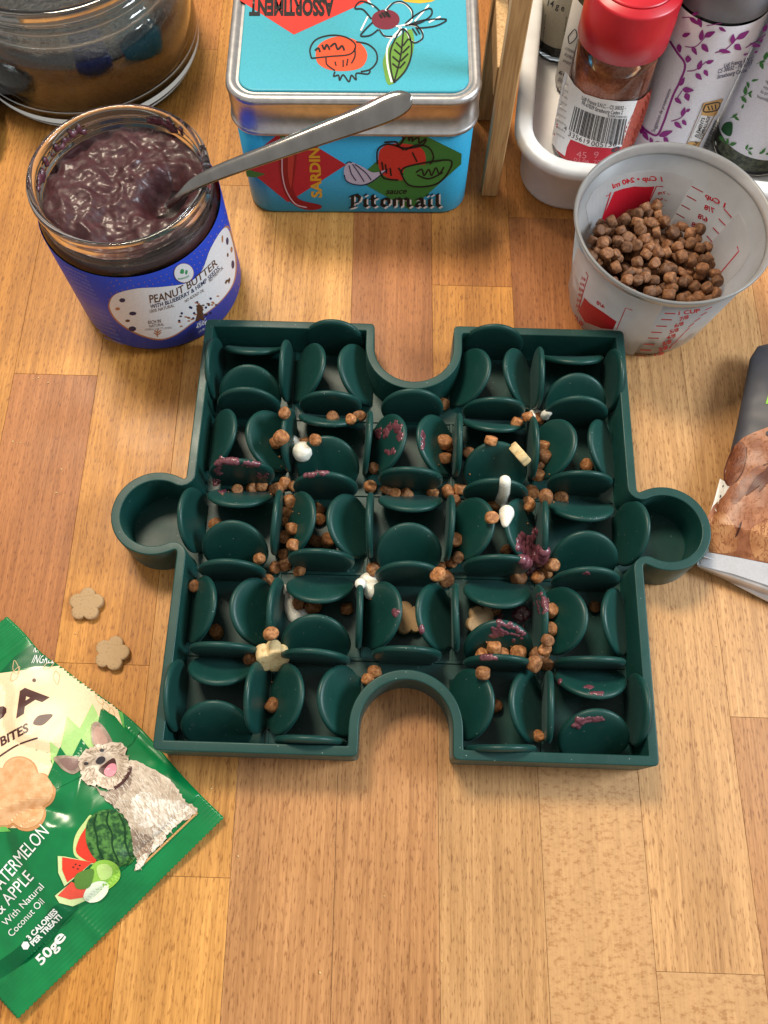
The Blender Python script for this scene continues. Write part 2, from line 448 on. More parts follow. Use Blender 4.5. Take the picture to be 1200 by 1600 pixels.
# ------------------------------------------------------------------ puzzle-shaped slow feeder
S = 0.1193; HR = 0.027; ZF = 0.003; P_ = 0.0459; A_ = 0.0212
PL = 0.0315
feeder = thing('slow_feeder', 'dark green silicone slow feeder shaped like a jigsaw puzzle piece with rows of petals', 'pet feeder', (0, 0, 0))
def tray_outline():
    pts = []
    def arc(cx, cy, r, a0, a1, n=40):
        for i in range(n + 1):
            a = math.radians(a0 + (a1 - a0) * i / n); pts.append((cx + r * math.cos(a), cy + r * math.sin(a)))
    NR, ND = 0.0225, 0.0145          # notch radius, depth of its centre
    TR, TD = 0.0232, 0.0138          # tab radius, distance of its centre
    pts.append((-S, -S)); pts.append((-NR, -S))
    arc(0, -S + ND, NR, 180, 0); pts.append((NR, -S)); pts.append((S, -S))
    th = math.degrees(math.acos(-TD / TR))
    arc(S + TD, 0.0, TR, -th, th)
    pts.append((S, S)); pts.append((NR, S)); arc(0, S - ND, NR, 0, -180); pts.append((-NR, S)); pts.append((-S, S))
    arc(-S - TD, 0.0, TR, 180 - th, 180 + th)
    return pts
def resample(pts, step):
    out = []; n = len(pts)
    for i in range(n):
        a = Vector(pts[i]); b = Vector(pts[(i + 1) % n]); L = (b - a).length
        if L < 1e-7: continue
        k = max(1, int(round(L / step)))
        for j in range(k): out.append(tuple(a + (b - a) * (j / k)))
    return out
OUT = resample(tray_outline(), 0.0006)
for _ in range(14):
    n = len(OUT)
    OUT = [((OUT[i - 1][0] + 2 * OUT[i][0] + OUT[(i + 1) % n][0]) / 4, (OUT[i - 1][1] + 2 * OUT[i][1] + OUT[(i + 1) % n][1]) / 4) for i in range(n)]
OUT = OUT[::2]
def inset(pts, d):
    n = len(pts); out = []
    for i in range(n):
        a = Vector(pts[i - 1]); b = Vector(pts[(i + 1) % n]); t = (b - a).normalized()
        out.append((pts[i][0] - t.y * d, pts[i][1] + t.x * d))
    return out
from mathutils.kdtree import KDTree
_kd = KDTree(len(OUT))
for _i, _q in enumerate(OUT): _kd.insert((_q[0], _q[1], 0), _i)
_kd.balance()
def inset_safe(d):
    pts = inset(OUT, d)
    if d < 0.0012: return pts
    ok = [_kd.find((q[0], q[1], 0))[2] > d * 0.985 for q in pts]; n = len(pts); out = list(pts)
    for i in range(n):
        if ok[i]: continue
        a = i
        while not ok[a % n]: a -= 1
        b = i
        while not ok[b % n]: b += 1
        pa, pb_ = pts[a % n], pts[b % n]; t = (i - a) / (b - a)
        out[i] = (pa[0] + (pb_[0] - pa[0]) * t, pa[1] + (pb_[1] - pa[1]) * t)
    return out
def smooth2(pts, k):
    for _ in range(k):
        n = len(pts)
        pts = [((pts[i - 1][0] + 2 * pts[i][0] + pts[(i + 1) % n][0]) / 4, (pts[i - 1][1] + 2 * pts[i][1] + pts[(i + 1) % n][1]) / 4) for i in range(n)]
    return pts
WT = 0.0048
rings = [(0.0004, 0.0), (0, 0.0006), (0, HR - 0.0005), (0.00015, HR - 0.00015), (0.0005, HR), (0.0007, HR + 0.00001), (WT - 0.0007, HR + 0.00001), (WT - 0.0005, HR), (WT - 0.00015, HR - 0.00015), (WT, HR - 0.0005), (WT + 0.0002, ZF + 0.0012), (WT + 0.001, ZF)]
vs_, fs = [], []; n = len(OUT)
for d, z in rings:
    for q in smooth2(inset_safe(d), 2): vs_.append((q[0], q[1], z))
for j in range(len(rings) - 1):
    for i in range(n):
        k = (i + 1) % n; fs.append((j * n + i, j * n + k, (j + 1) * n + k, (j + 1) * n + i))
wall_o = mesh('wall', vs_, fs, M_SIL, feeder)
INN = smooth2(inset_safe(WT + 0.0009), 2)
cd = delaunay_2d_cdt([Vector(q) for q in INN[::2]], [], [list(range(len(INN[::2])))], 1, 1e-6)
floor_o = mesh('base', [(v.x, v.y, ZF) for v in cd[0]], [tuple(f) for f in cd[2]], M_SIL, feeder, smooth=False)
# thin raised lines between the cells
def rib(x0, x1, y0, y1, e=0.0):
    h = ZF + 0.0006 + e; i = 0.0009
    v = [(x0, y0, ZF - .001), (x1, y0, ZF - .001), (x1, y1, ZF - .001), (x0, y1, ZF - .001), (x0 + i, y0 + i, h), (x1 - i, y0 + i, h), (x1 - i, y1 - i, h), (x0 + i, y1 - i, h)]
    mesh('rib', v, [(4, 5, 6, 7), (0, 1, 5, 4), (1, 2, 6, 5), (2, 3, 7, 6), (3, 0, 4, 7)], M_SIL, feeder, smooth=False)
# petal: a disc cut at its base, rounded edge, slight cup
def petal_mesh(name, cup):
    R0 = 0.0182; c0 = PL - R0; b = math.sqrt(max(R0 ** 2 - c0 ** 2, 0)); b = max(b, 0.0135)
    out = []
    a0 = math.asin(min(1, c0 / R0))
    for i in range(29):
        a = -0.62 + (PI + 1.24) * i / 28
        out.append((R0 * 0.97 * math.cos(a), c0 + R0 * math.sin(a)))
    out = [(min(max(x, -R0), R0), max(z, 0.0)) for x, z in out]
    out = [(-out[0][0] * -1, -0.0012)] + out + [(out[-1][0], -0.0012)]
    cz = c0 * 0.9; T = 0.00165
    rhos = [0.0, 0.45, 0.75, 0.88, 0.94, 0.98, 1.0]
    V, F = [], []; m = len(out)
    def th(r):
        if r <= 0.88: return 1.0
        q = (r - 0.88) / 0.12
        return math.sqrt(max(0.0, 1 - q * q))
    def cupf(x, z):
        return -cup * ((z / PL) ** 2) + 0.6 * cup * (x / R0) ** 2
    for side in (1, -1):
        V.append((0, T * side + cupf(0, cz), cz))
        for r in rhos[1:]:
            for (x, z) in out:
                X = x * r; ZZ = cz + (z - cz) * r
                V.append((X, side * T * th(r) + cupf(X, ZZ), ZZ))
    half = 1 + m * (len(rhos) - 1)
    for s_ in (0, 1):
        o = s_ * half
        for i in range(m - 1 + 1):
            k = (i + 1) % m
            t = (o, o + 1 + i, o + 1 + k); F.append(t if s_ else t[::-1])
            for j in range(len(rhos) - 2):
                a = o + 1 + j * m; q = (a + i, a + m + i, a + m + k, a + k); F.append(q if s_ else q[::-1])
    me = bpy.data.meshes.new(name); me.from_pydata(V, [], F); me.update()
    bm = bmesh.new(); bm.from_mesh(me); bmesh.ops.remove_doubles(bm, verts=bm.verts[:], dist=1e-6)
    bmesh.ops.recalc_face_normals(bm, faces=bm.faces[:]); bm.to_mesh(me); bm.free()
    me.materials.append(M_SIL); me.polygons.foreach_set('use_smooth', [True] * len(me.polygons))
    return me
PET_IN = petal_mesh('petal', 0.0022); PET_UP = petal_mesh('petal', -0.0008)
SIDE = {'N': 0, 'W': PI / 2, 'S': PI, 'E': -PI / 2}
ROWSHIFT = {1: 0.001, 2: 0.0032, 3: 0.0004, 4: -0.0022, 5: 0.0}
petals = []
OVERR = {(5, 1, 'W'): -2, (5, 5, 'E'): -1, (1, 2, 'N'): -2, (1, 4, 'N'): -2, (1, 1, 'W'): -1, (1, 5, 'E'): -2, (2, 1, 'W'): 30, (3, 1, 'W'): -10, (3, 5, 'E'): -16, (5, 1, 'E'): 12, (5, 4, 'E'): 30, (1, 1, 'E'): 6, (2, 3, 'N'): -4}
for r in range(1, 6):
    for c in range(1, 6):
        if c == 3 and r in (1, 5): continue
        x, y = (c - 3) * P_, (3 - r) * P_ + ROWSHIFT[r]
        tA = (r + c) % 2 == 0
        for s_ in 'NESW':
            inward = (s_ in 'NS') == tA
            th_ = (31 if inward else 0) + random.uniform(-3, 3)
            th_ = OVERR.get((r, c, s_), th_)
            me = PET_IN if inward else PET_UP
            o = link('petal', me, None, feeder, smooth=False)
            d = Vector((0, A_, 0)); d.rotate(Euler((0, 0, SIDE[s_])))
            o.matrix_parent_inverse = Matrix.Identity(4)
            o.matrix_basis = Matrix.Translation((x + d.x, y + d.y, ZF)) @ Matrix.Rotation(SIDE[s_] + random.uniform(-0.04, 0.04), 4, 'Z') @ Matrix.Rotation(math.radians(th_), 4, 'X')
            petals.append(o)
for k in range(-2, 2):
    xx = (k + 0.5) * P_
    if abs(xx) < 0.03: rib(xx - 0.0016, xx + 0.0016, -0.070, 0.070)
    else: rib(xx - 0.0016, xx + 0.0016, -0.1135, 0.1135)
    for (a, b_) in ((-0.1135, 0.1135),):
        yy = (k + 0.5) * P_
        rib(a, b_, yy - 0.0016, yy + 0.0016, 0.0003)
# the feeder's surfaces, for resting food on them
BV_V, BV_F = [], []
def add_bvh(o, mw):
    base = len(BV_V)
    for v in o.data.vertices: BV_V.append(mw @ v.co)
    for p in o.data.polygons: BV_F.append(tuple(base + i for i in p.vertices))
for o in petals: add_bvh(o, o.matrix_basis)
for o in (wall_o, floor_o): add_bvh(o, Matrix.Identity(4))
BVH = BVHTree.FromPolygons(BV_V, BV_F)
def cast(px, py):
    loc, nrm, idx, d = BVH.ray_cast(CAM_LOC, ray(px, py))
    if loc is None: return at(px, py, 0), Vector((0, 0, 1))
    if nrm.dot(ray(px, py)) > 0: nrm = -nrm
    return loc, nrm
def where(p):
    c = max(1, min(5, int(round(p.x / P_)) + 3)); r = max(1, min(5, 3 - int(round(p.y / P_))))
    return r, c
ORD = ['', 'first', 'second', 'third', 'fourth', 'fifth']

# ------------------------------------------------------------------ kibble
def kibble_mesh(seed, R0=0.0038, H0=0.0025):
    rnd = random.Random(seed); R0 *= rnd.uniform(0.88, 1.10); H0 *= rnd.uniform(0.85, 1.2); V, F = [], []
    prof = [(0.0, -0.97), (0.6, -1), (0.86, -0.94), (0.97, -0.70), (1.0, -0.3), (1.0, 0.3), (0.97, 0.70), (0.86, 0.94), (0.6, 1), (0.0, 0.97)]
    seg = 24; off = Vector((rnd.uniform(-9, 9), rnd.uniform(-9, 9), rnd.uniform(-9, 9)))
    ex = rnd.uniform(0.88, 1.12)
    def P(x, y, z):
        v = Vector((x, y, z)); q = v / R0 * 1.3 + off
        return v * (1 + 0.11 * noise.noise(q * 0.7) + 0.035 * noise.noise(q * 2.2))
    rows = []
    for r, h in prof:
        if r == 0: rows.append([len(V)]); V.append(P(0, 0, h * H0)); continue
        row = []
        for i in range(seg):
            a = 2 * PI * i / seg; row.append(len(V)); V.append(P(r * R0 * ex * math.cos(a), r * R0 / ex * math.sin(a), h * H0))
        rows.append(row)
    for a, b in zip(rows, rows[1:]):
        for i in range(seg):
            k = (i + 1) % seg
            if len(a) == 1: F.append((a[0], b[k], b[i]))
            elif len(b) == 1: F.append((a[i], a[k], b[0]))
            else: F.append((a[i], a[k], b[k], b[i]))
    me = bpy.data.meshes.new('kibble'); me.from_pydata([tuple(v) for v in V], [], F); me.update()
    me.polygons.foreach_set('use_smooth', [True] * len(me.polygons))
    return me
KM = [kibble_mesh(i) for i in range(8)]
for me in KM: me.materials.append(M_KIB)
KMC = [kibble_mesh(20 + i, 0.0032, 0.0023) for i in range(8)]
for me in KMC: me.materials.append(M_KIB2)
def place_kibble(mes, loc, label, group, rot=None, sc=1.0):
    o = bpy.data.objects.new('kibble', random.choice(mes)); COL.objects.link(o)
    o.location = loc; o.rotation_euler = rot or (random.uniform(-0.9, 0.9), random.uniform(-0.9, 0.9), random.uniform(0, 6.28))
    o.scale = (sc * random.uniform(0.92, 1.08),) * 3
    return tag(o, label, 'kibble', group)
c1 = Z(280, 480, 3.75); c2 = Z(540, 480, 4.2857); c3 = Z(740, 480, 4.2857); c4 = Z(240, 740, 3.529); c5 = Z(500, 740, 3.75); c6 = Z(700, 740, 2.857); c7 = Z(220, 940, 3.0); c8 = Z(640, 960, 2.857)
KIB = [(c1, [(620, 625), (560, 795), (598, 765), (900, 650), (1005, 662), (1052, 645), (745, 790), (798, 780), (1145, 945), (1120, 1050), (340, 1075), (425, 1065), (485, 1050), (570, 1068), (615, 1035), (658, 1045), (655, 1140), (640, 1188), (815, 1185)]),
       (c2, [(655, 650), (655, 905), (690, 945), (660, 1012), (830, 978), (975, 900), (275, 1215), (325, 1252), (405, 1255), (585, 1245), (685, 1235), (770, 1220), (735, 1295), (990, 1325)]),
       (c3, [(370, 735), (290, 780), (440, 748), (470, 930), (475, 1000), (445, 1060), (435, 1118), (755, 1065), (390, 1240), (480, 1278), (583, 1275), (360, 1320)]),
       (c4, [(340, 280), (740, 210), (770, 305), (728, 350), (775, 395), (722, 440), (725, 490), (585, 465), (680, 515), (805, 530), (910, 215), (895, 372), (960, 368), (230, 620), (625, 597), (800, 715), (880, 735), (1065, 745), (345, 872), (645, 878)]),
       (c5, [(320, 560), (705, 548), (738, 618), (690, 585), (815, 492), (770, 520), (795, 390), (1005, 258), (1090, 450), (1030, 800), (320, 1160), (290, 1198)]),
       (c6, [(465, 405), (440, 440), (315, 465), (400, 462), (655, 595), (465, 695), (440, 742), (462, 612), (215, 605), (205, 772), (245, 803), (155, 806), (315, 795), (398, 805), (380, 848), (440, 852), (428, 782), (425, 820), (155, 895)]),
       (c7, [(640, 283), (525, 258), (620, 485)]),
       (c8, [(385, 410), (570, 545)])]
placed = []
for zm, lst in KIB:
    for q in lst:
        px, py = zm(*q)
        loc, nrm = cast(px, py)
        d = ray(px, py)
        p = loc - d * 0.0024 + nrm * 0.0006
        if nrm.z > 0.8: p = loc + Vector((0, 0, 0.0026)) - Vector((d.x, d.y, 0)) * 0.0026
        for _ in range(6):
            for o_ in placed:
                v = p - o_
                if 1e-6 < v.length < 0.0056: p = p + v.normalized() * (0.0056 - v.length) * 0.5
        placed.append(p)
        r, c = where(p)
        n_ = random.uniform(0.82, 1.04)
        place_kibble(KM, p, 'brown kibble in the feeder, %s petal cell from the left in the %s row' % (ORD[c], ORD[r]), 'kibble in feeder cell row %s column %s' % (ORD[r], ORD[c]), sc=n_)

# ------------------------------------------------------------------ flower biscuits
def flower_mesh(name, R0, H, mat):
    V, F = [], []; seg = 60
    prof = [(0.0, 0), (0.94, 0), (0.99, 0.10), (1.0, 0.5), (0.99, 0.88), (0.95, 0.99), (0.80, 1.0), (0, 1.0)]
    rows = []
    for r, h in prof:
        if r == 0: rows.append([len(V)]); V.append((0, 0, h * H)); continue
        row = []
        for i in range(seg):
            a = 2 * PI * i / seg
            k = 0.72 + 0.28 * abs(math.cos(2.5 * a)) ** 0.75
            rr = R0 * r * k * (1 + 0.02 * noise.noise(Vector((math.cos(a) * 3, math.sin(a) * 3, R0 * 900))))
            row.append(len(V)); V.append((rr * math.cos(a), rr * math.sin(a), h * H + 0.00008 * noise.noise(Vector((rr * math.cos(a), rr * math.sin(a), 0)) * 400)))
        rows.append(row)
    for a, b in zip(rows, rows[1:]):
        for i in range(seg):
            k = (i + 1) % seg
            if len(a) == 1: F.append((a[0], b[k], b[i]))
            elif len(b) == 1: F.append((a[i], a[k], b[0]))
            else: F.append((a[i], a[k], b[k], b[i]))
    me = bpy.data.meshes.new(name); me.from_pydata(V, [], F); me.update(); me.materials.append(mat)
    return me
FM = flower_mesh('flower_biscuit', 0.0093, 0.0036, M_BISC); FM2 = flower_mesh('flower_biscuit', 0.0088, 0.0058, M_BISC2)
def biscuit(me, loc, rot, label):
    o = link('flower_biscuit', me); o.location = loc; o.rotation_euler = rot
    return tag(o, label, 'dog biscuit', 'flower-shaped biscuits')
biscuit(FM, at(137, 946, 0.0003), (0, 0, 0.33), 'tan flower-shaped biscuit lying on the worktop, farther from the green bag')
biscuit(FM, at(177, 1022, 0.0003), (0, 0, 0.1), 'tan flower-shaped biscuit lying on the worktop beside the green treat bag')
def food_at(px, py, lift):
    loc, nrm = cast(px, py); return loc - ray(px, py) * lift
biscuit(FM2, food_at(423, 1016, 0.012), (1.12, 0.12, 0.22), 'pale cream flower biscuit standing on edge in the lower left of the feeder').scale = (1.0, 1.0, 1.35)
biscuit(FM, food_at(634, 968, 0.003), (0.1, 0.35, 0.6), 'tan flower biscuit lying in the middle cell of the fourth row')
biscuit(FM, food_at(749, 972, 0.003), (0.5, 0.1, 1.0), 'tan flower biscuit peeking out behind a petal smeared with purple paste')
biscuit(FM2, food_at(806, 714, 0.002), (-1.15, 0.35, -0.75), 'yellow flower biscuit on edge wedged among petals at upper right').scale = (0.82, 0.82, 0.9)

# ------------------------------------------------------------------ yoghurt drops and berry smears
def blob(name, pts, mat, label, cat, group, vox=0.0005, zm=None, sm=6):
    bm = bmesh.new(); last = None
    for q in pts:
        px, py = zm(q[0], q[1]) if zm else (q[0], q[1])
        loc, nrm = cast(px, py); r = q[2]
        if mat is M_YOG: r *= 1.28
        p = loc - nrm * (q[3] if len(q) > 3 else r * 0.30)
        bmesh.ops.create_icosphere(bm, subdivisions=2, radius=r, matrix=Matrix.Translation(p))
        if mat is M_YOG:
            if last is not None and 0.0012 < (p - last).length < 0.045:
                k = int((p - last).length / 0.0010)
                for i in range(1, k):
                    bmesh.ops.create_icosphere(bm, subdivisions=1, radius=r * 0.8, matrix=Matrix.Translation(last.lerp(p, i / k)))
            last = p
    me = bpy.data.meshes.new(name); bm.to_mesh(me); bm.free()
    o = link(name, me, mat)
    m = o.modifiers.new('r', 'REMESH'); m.mode = 'VOXEL'; m.voxel_size = vox; m.use_smooth_shade = True
    s = o.modifiers.new('s', 'SMOOTH'); s.iterations = sm; s.factor = 0.5
    return tag(o, label, cat, group)
def path(pts, n=5):
    out = []
    for a, b in zip(pts, pts[1:]):
        for i in range(n):
            t = i / n; out.append(tuple(a[k] + (b[k] - a[k]) * t for k in range(len(a))))
    out.append(pts[-1]); return out
YG = 'yoghurt drops in the feeder'; BG = 'berry paste smears in the feeder'
blob('yoghurt_drop', path([(675, 775, 0.0022), (705, 825, 0.0044), (718, 860, 0.0042)]), M_YOG, 'white yoghurt drop between petals in the second row at left', 'yoghurt', YG, zm=c1)
blob('yoghurt_drop', path([(408, 700, 0.0020), (375, 730, 0.0022), (340, 738, 0.0022)]) + path([(410, 705, 0.0022), (465, 732, 0.0024), (505, 712, 0.0016)], 8), M_YOG, 'white yoghurt smeared along petals under kibble at upper right', 'yoghurt', YG, zm=c3)
blob('yoghurt_drop', path([(1085, 50, 0.0026), (1080, 110, 0.0028), (1060, 160, 0.0030), (1080, 200, 0.0036), (1090, 250, 0.0028), (1085, 295, 0.0016)]), M_YOG, 'long white yoghurt drip running down a petal right of centre', 'yoghurt', YG, zm=c5)
blob('yoghurt_drop', path([(245, 640, 0.0024), (278, 622, 0.0036), (292, 650, 0.0042), (290, 685, 0.0040)]), M_YOG, 'fat round white yoghurt drop near the centre of the feeder', 'yoghurt', YG, zm=c5)
blob('yoghurt_drop', path([(722, 640, 0.0024), (738, 680, 0.0028), (750, 740, 0.0028), (775, 790, 0.0030), (830, 772, 0.0026)]), M_YOG, 'hooked white yoghurt drip beside kibble in the fourth row at left', 'yoghurt', YG, zm=c4)
def smear(zm, spec, label, seed, n=1.0):
    rnd = random.Random(seed); pts = []
    for (x, y, rx, ry, r, k) in spec:
        for _ in range(int(k * 1.8)):
            a = rnd.uniform(0, 6.28); d = math.sqrt(rnd.random()); rr_ = max(r * rnd.uniform(0.8, 1.45), 0.0014)
            pts.append((x + rx * d * math.cos(a), y + ry * d * math.sin(a), rr_, rr_ * (0.50 if r > 0.0012 else 0.66)))
    return blob('berry_smear', pts, M_SMEAR, label, 'berry paste', BG, vox=0.00038, zm=zm, sm=3)
smear(c1, [(225, 915, 14, 10, 0.0014, 6), (290, 900, 50, 16, 0.0016, 14), (230, 960, 22, 22, 0.0014, 8), (215, 1020, 18, 20, 0.0013, 6), (250, 1080, 25, 10, 0.0013, 5), (430, 925, 60, 14, 0.0007, 12), (480, 985, 40, 20, 0.0008, 9)], 'purple berry paste along a petal rim at the far left of the feeder', 1)
smear(c2, [(240, 840, 45, 35, 0.0016, 16), (330, 800, 50, 40, 0.0010, 20), (300, 965, 35, 18, 0.0013, 8), (360, 860, 20, 45, 0.0008, 12)], 'purple berry paste smeared on a petal below the top notch', 2)
smear(c2, [(520, 860, 12, 30, 0.0010, 8), (520, 920, 8, 30, 0.0007, 8)], 'thin purple streak on a petal edge facing the large smear', 3)
smear(c6, [(345, 310, 38, 34, 0.0024, 18), (375, 360, 45, 30, 0.0028, 18), (400, 390, 35, 20, 0.0030, 8), (390, 268, 16, 20, 0.0018, 6), (375, 425, 34, 22, 0.0026, 8)], 'big glossy lump of purple berry paste right of the feeder centre', 4)
smear(c6, [(415, 580, 34, 45, 0.0010, 22), (330, 625, 28, 24, 0.0022, 10)], 'dark purple wet smear on a petal in the fourth row at right', 5)
smear(c6, [(235, 660, 14, 30, 0.0011, 10), (220, 710, 40, 25, 0.0009, 18), (300, 700, 45, 50, 0.0006, 14), (180, 822, 40, 10, 0.0009, 8)], 'purple paste running down a petal above piled kibble', 6)
smear(c8, [(765, 475, 22, 14, 0.0014, 7), (745, 500, 18, 10, 0.0013, 6), (830, 470, 50, 10, 0.0012, 10)], 'purple berry paste on a petal top at the lower right corner', 7)
smear(c8, [(800, 320, 22, 10, 0.0010, 5), (835, 350, 30, 8, 0.0008, 7), (668, 300, 10, 12, 0.0010, 4)], 'small purple specks on a petal leaning out near the lower right corner', 8)
smear(c6, [(622, 447, 18, 8, 0.0011, 5)], 'single tiny purple dab on a petal at the right of the feeder', 9)
smear(c5, [(437, 812, 16, 18, 0.0013, 6), (595, 920, 8, 30, 0.0006, 7)], 'small purple dab on a petal beside the middle flower biscuit', 10)
smear(c1, [(755, 985, 28, 14, 0.0012, 7), (830, 965, 40, 6, 0.0006, 8)], 'faint purple dab on a petal rim in the third row at left', 11)

# ------------------------------------------------------------------ jar of blueberry peanut butter
JX, JY = -0.1553, 0.1596
pb = thing('peanut_butter_jar', 'open glass jar of purple peanut butter with a blue printed label', 'jar', (JX, JY, 0))
body_o = lathe('glass_body', [(0.0, 0.0005), (0.040, 0.0005), (0.0455, 0.0018), (0.0480, 0.0050), (0.0486, 0.008), (0.0486, 0.074), (0.0478, 0.0775), (0.0464, 0.0799)], JX, JY, M_THIN, pb, 128)
lathe('glass_neck', [(0.0463, 0.0800), (0.0455, 0.0820), (0.0455, 0.0834), (0.0468, 0.0842), (0.0468, 0.0852), (0.0455, 0.0860), (0.0455, 0.0874), (0.0468, 0.0882), (0.0468, 0.0890), (0.0456, 0.0898), (0.0456, 0.0918), (0.0466, 0.0930), (0.0471, 0.0945), (0.0468, 0.0960), (0.0458, 0.0968),
          (0.0444, 0.0968), (0.0434, 0.0958), (0.0430, 0.0940), (0.0432, 0.083), (0.0440, 0.0805), (0.0463, 0.0800)], JX, JY, M_GLASS, pb, 128)
# the paste: filled column with a stirred, lumpy top
V, F = [], []; SEG = 200
pr = [(0.0, 0.0045), (0.0435, 0.0042), (0.0466, 0.0082), (0.0470, 0.012), (0.0470, 0.070), (0.0467, 0.0752), (0.0450, 0.0798), (0.0436, 0.0802), (0.0433, 0.0830)]
rows = []
for r, z in pr:
    rows.append([len(V) + i for i in range(SEG)]) if r else rows.append([len(V)])
    for i in range(SEG if r else 1):
        a = 2 * PI * i / SEG; V.append(Vector((JX + r * math.cos(a), JY + r * math.sin(a), z)))
hole = at(258, 316, 0.080)
def paste_z(x, y):
    dx, dy = x - JX, y - JY; r = math.hypot(dx, dy) / 0.043
    p = Vector((x, y, 0))
    z = 0.0862 + 0.0050 * noise.noise(p * 36 + Vector((3, 1, 0))) - 0.0040 * abs(noise.noise(p * 58 + Vector((0, 7, 1)))) + 0.0026 * noise.noise(p * 110) + 0.0009 * noise.noise(p * 240) + 0.0003 * noise.noise(p * 480)
    z -= 0.0150 * math.exp(-(((x - hole.x) ** 2 + (y - hole.y) ** 2) / 0.0125 ** 2) ** 1.5)
    z += 0.0030 * math.exp(-(((x - hole.x + 0.012) ** 2 + (y - hole.y - 0.020) ** 2) / 0.013 ** 2))
    e = max(0.0, (r - 0.80) / 0.20)
    return z - 0.0015 * e * e
NR_ = 64
for j in range(NR_ - 1, 0, -1):
    r = 0.0433 * j / NR_; row = []
    for i in range(SEG):
        a = 2 * PI * i / SEG; x, y = JX + r * math.cos(a), JY + r * math.sin(a)
        row.append(len(V)); V.append(Vector((x, y, paste_z(x, y))))
    rows.append(row)
rows.append([len(V)]); V.append(Vector((JX, JY, paste_z(JX, JY))))
for a, b in zip(rows, rows[1:]):
    for i in range(SEG):
        k = (i + 1) % SEG
        if len(a) == 1: F.append((a[0], b[k], b[i]))
        elif len(b) == 1: F.append((a[i], a[k], b[0]))
        else: F.append((a[i], a[k], b[k], b[i]))
mesh('paste', V, F, M_BERRY, pb)
# streaks of paste left on the inside of the neck
rnd = random.Random(4)
for a0, n_, zz in ((1.15, 40, 0.0905), (2.35, 16, 0.090), (3.0, 18, 0.0885), (0.2, 26, 0.0895)):
    bm = bmesh.new()
    for i in range(n_):
        a = a0 + max(-0.28, min(0.28, rnd.gauss(0, 0.13))); z = zz + max(-0.003, min(0.003, rnd.gauss(0, 0.0015)))
        bmesh.ops.create_icosphere(bm, subdivisions=2, radius=rnd.uniform(0.0014, 0.0022), matrix=Matrix.Translation((JX + 0.0440 * math.cos(a), JY + 0.0440 * math.sin(a), z)))
    bmesh.ops.create_icosphere(bm, subdivisions=2, radius=0.0024, matrix=Matrix.Translation((JX + 0.0440 * math.cos(a0), JY + 0.0440 * math.sin(a0), zz)))
    o = from_bm('paste_streak', bm, M_SMEAR, pb)
    m_ = o.modifiers.new('r', 'REMESH'); m_.mode = 'VOXEL'; m_.voxel_size = 0.0005; m_.use_smooth_shade = True
    m_ = o.modifiers.new('s', 'SMOOTH'); m_.iterations = 4
BLUE = ink(srgb(42, 70, 184), 0.38)
lbl = lathe('label', [(0.0488, 0.0072), (0.0490, 0.0074), (0.0490, 0.0748), (0.0488, 0.0750)], JX, JY, BLUE, pb, 160)
js = ConeS(JX, JY, 0, 0.0490, 1, 0.0490); zj = Z(0, 140, 3.0)
COPPER = ink(srgb(176, 120, 84)); CREAM = ink(srgb(226, 228, 232)); BROWN = ink(srgb(92, 62, 44)); NAVY = ink(srgb(34, 40, 84)); LGREY = ink(srgb(130, 124, 118)); PALEBLUE = ink(srgb(120, 132, 205))
cloud = [(515, 1000), (545, 958), (640, 933), (760, 925), (880, 905), (945, 850), (985, 750), (1035, 665), (1068, 652), (1095, 740), (1104, 830), (1092, 905), (1055, 965), (1000, 1020), (910, 1085), (820, 1148), (740, 1168), (640, 1140), (560, 1090), (522, 1042)]
cx_, cy_ = 810, 940
poly('label_border', [((x - cx_) * 1.022 + cx_, (y - cy_) * 1.03 + cy_) for x, y in cloud], js, COPPER, lbl, 1, zj, True, 5)
poly('label_panel', cloud, js, CREAM, lbl, 2, zj, True, 5)
circ = lambda cx, cy, rx, ry, n=20, a0=0: [(cx + rx * math.cos(a0 + 2 * PI * i / n), cy + ry * math.sin(a0 + 2 * PI * i / n)) for i in range(n)]
poly('logo', circ(862, 860, 47, 46), js, COPPER, lbl, 3, zj, False, 5); poly('logo', circ(862, 860, 45, 44), js, CREAM, lbl, 4, zj, False, 5)
LEAFG = ink(srgb(66, 150, 96))
for q in ([(845, 860), (850, 842), (862, 845), (860, 862)], [(868, 862), (872, 846), (880, 850), (876, 866)]): poly('logo_leaf', q, js, LEAFG, lbl, 5, zj, True, 4)
text('PAWFOODS', (836, 892), (888, 876), (-3, -8), js, LEAFG, lbl, 5, zj, 0.01, bend=-0.5)
text('PEANUT BUTTER', (703, 1001), (1021, 818), (-4, -38), js, BROWN, lbl, 3, zj, 0.012, bend=-1.05, up2=(-10, -30))
text('WITH BLUEBERRY & HEMP SEEDS', (706, 1026), (1030, 842), (-2, -18), js, NAVY, lbl, 3, zj, 0.015, bend=-1.9, up2=(-6, -18))
text('100% NATURAL', (703, 1048), (818, 1018), (-1, -15), js, BROWN, lbl, 3, zj, 0.0, bend=-0.1)
text('NO ADDED OIL', (868, 1000), (958, 945), (-2, -14), js, BROWN, lbl, 3, zj, 0.0)
text('NO PALM OIL', (985, 905), (1048, 838), (-5, -13), js, BROWN, lbl, 3, zj, 0.0)
text('RICH IN', (695, 1100), (755, 1092), (-1, -16), js, BROWN, lbl, 3, zj, 0.01); text('NATURAL', (700, 1116), (770, 1106), (-1, -13), js, BROWN, lbl, 3, zj, 0.0)
text('OMEGA 3 FATTY ACIDS', (680, 1130), (805, 1120), (-1, -9), js, LGREY, lbl, 3, zj)
text('450g', (920, 1124), (972, 1092), (-3, -17), js, CREAM, lbl, 2, zj, 0.01); text('NET WT', (925, 1104), (968, 1078), (-2, -9), js, CREAM, lbl, 2, zj); text('15.8oz', (934, 1140), (972, 1116), (-2, -9), js, CREAM, lbl, 2, zj)
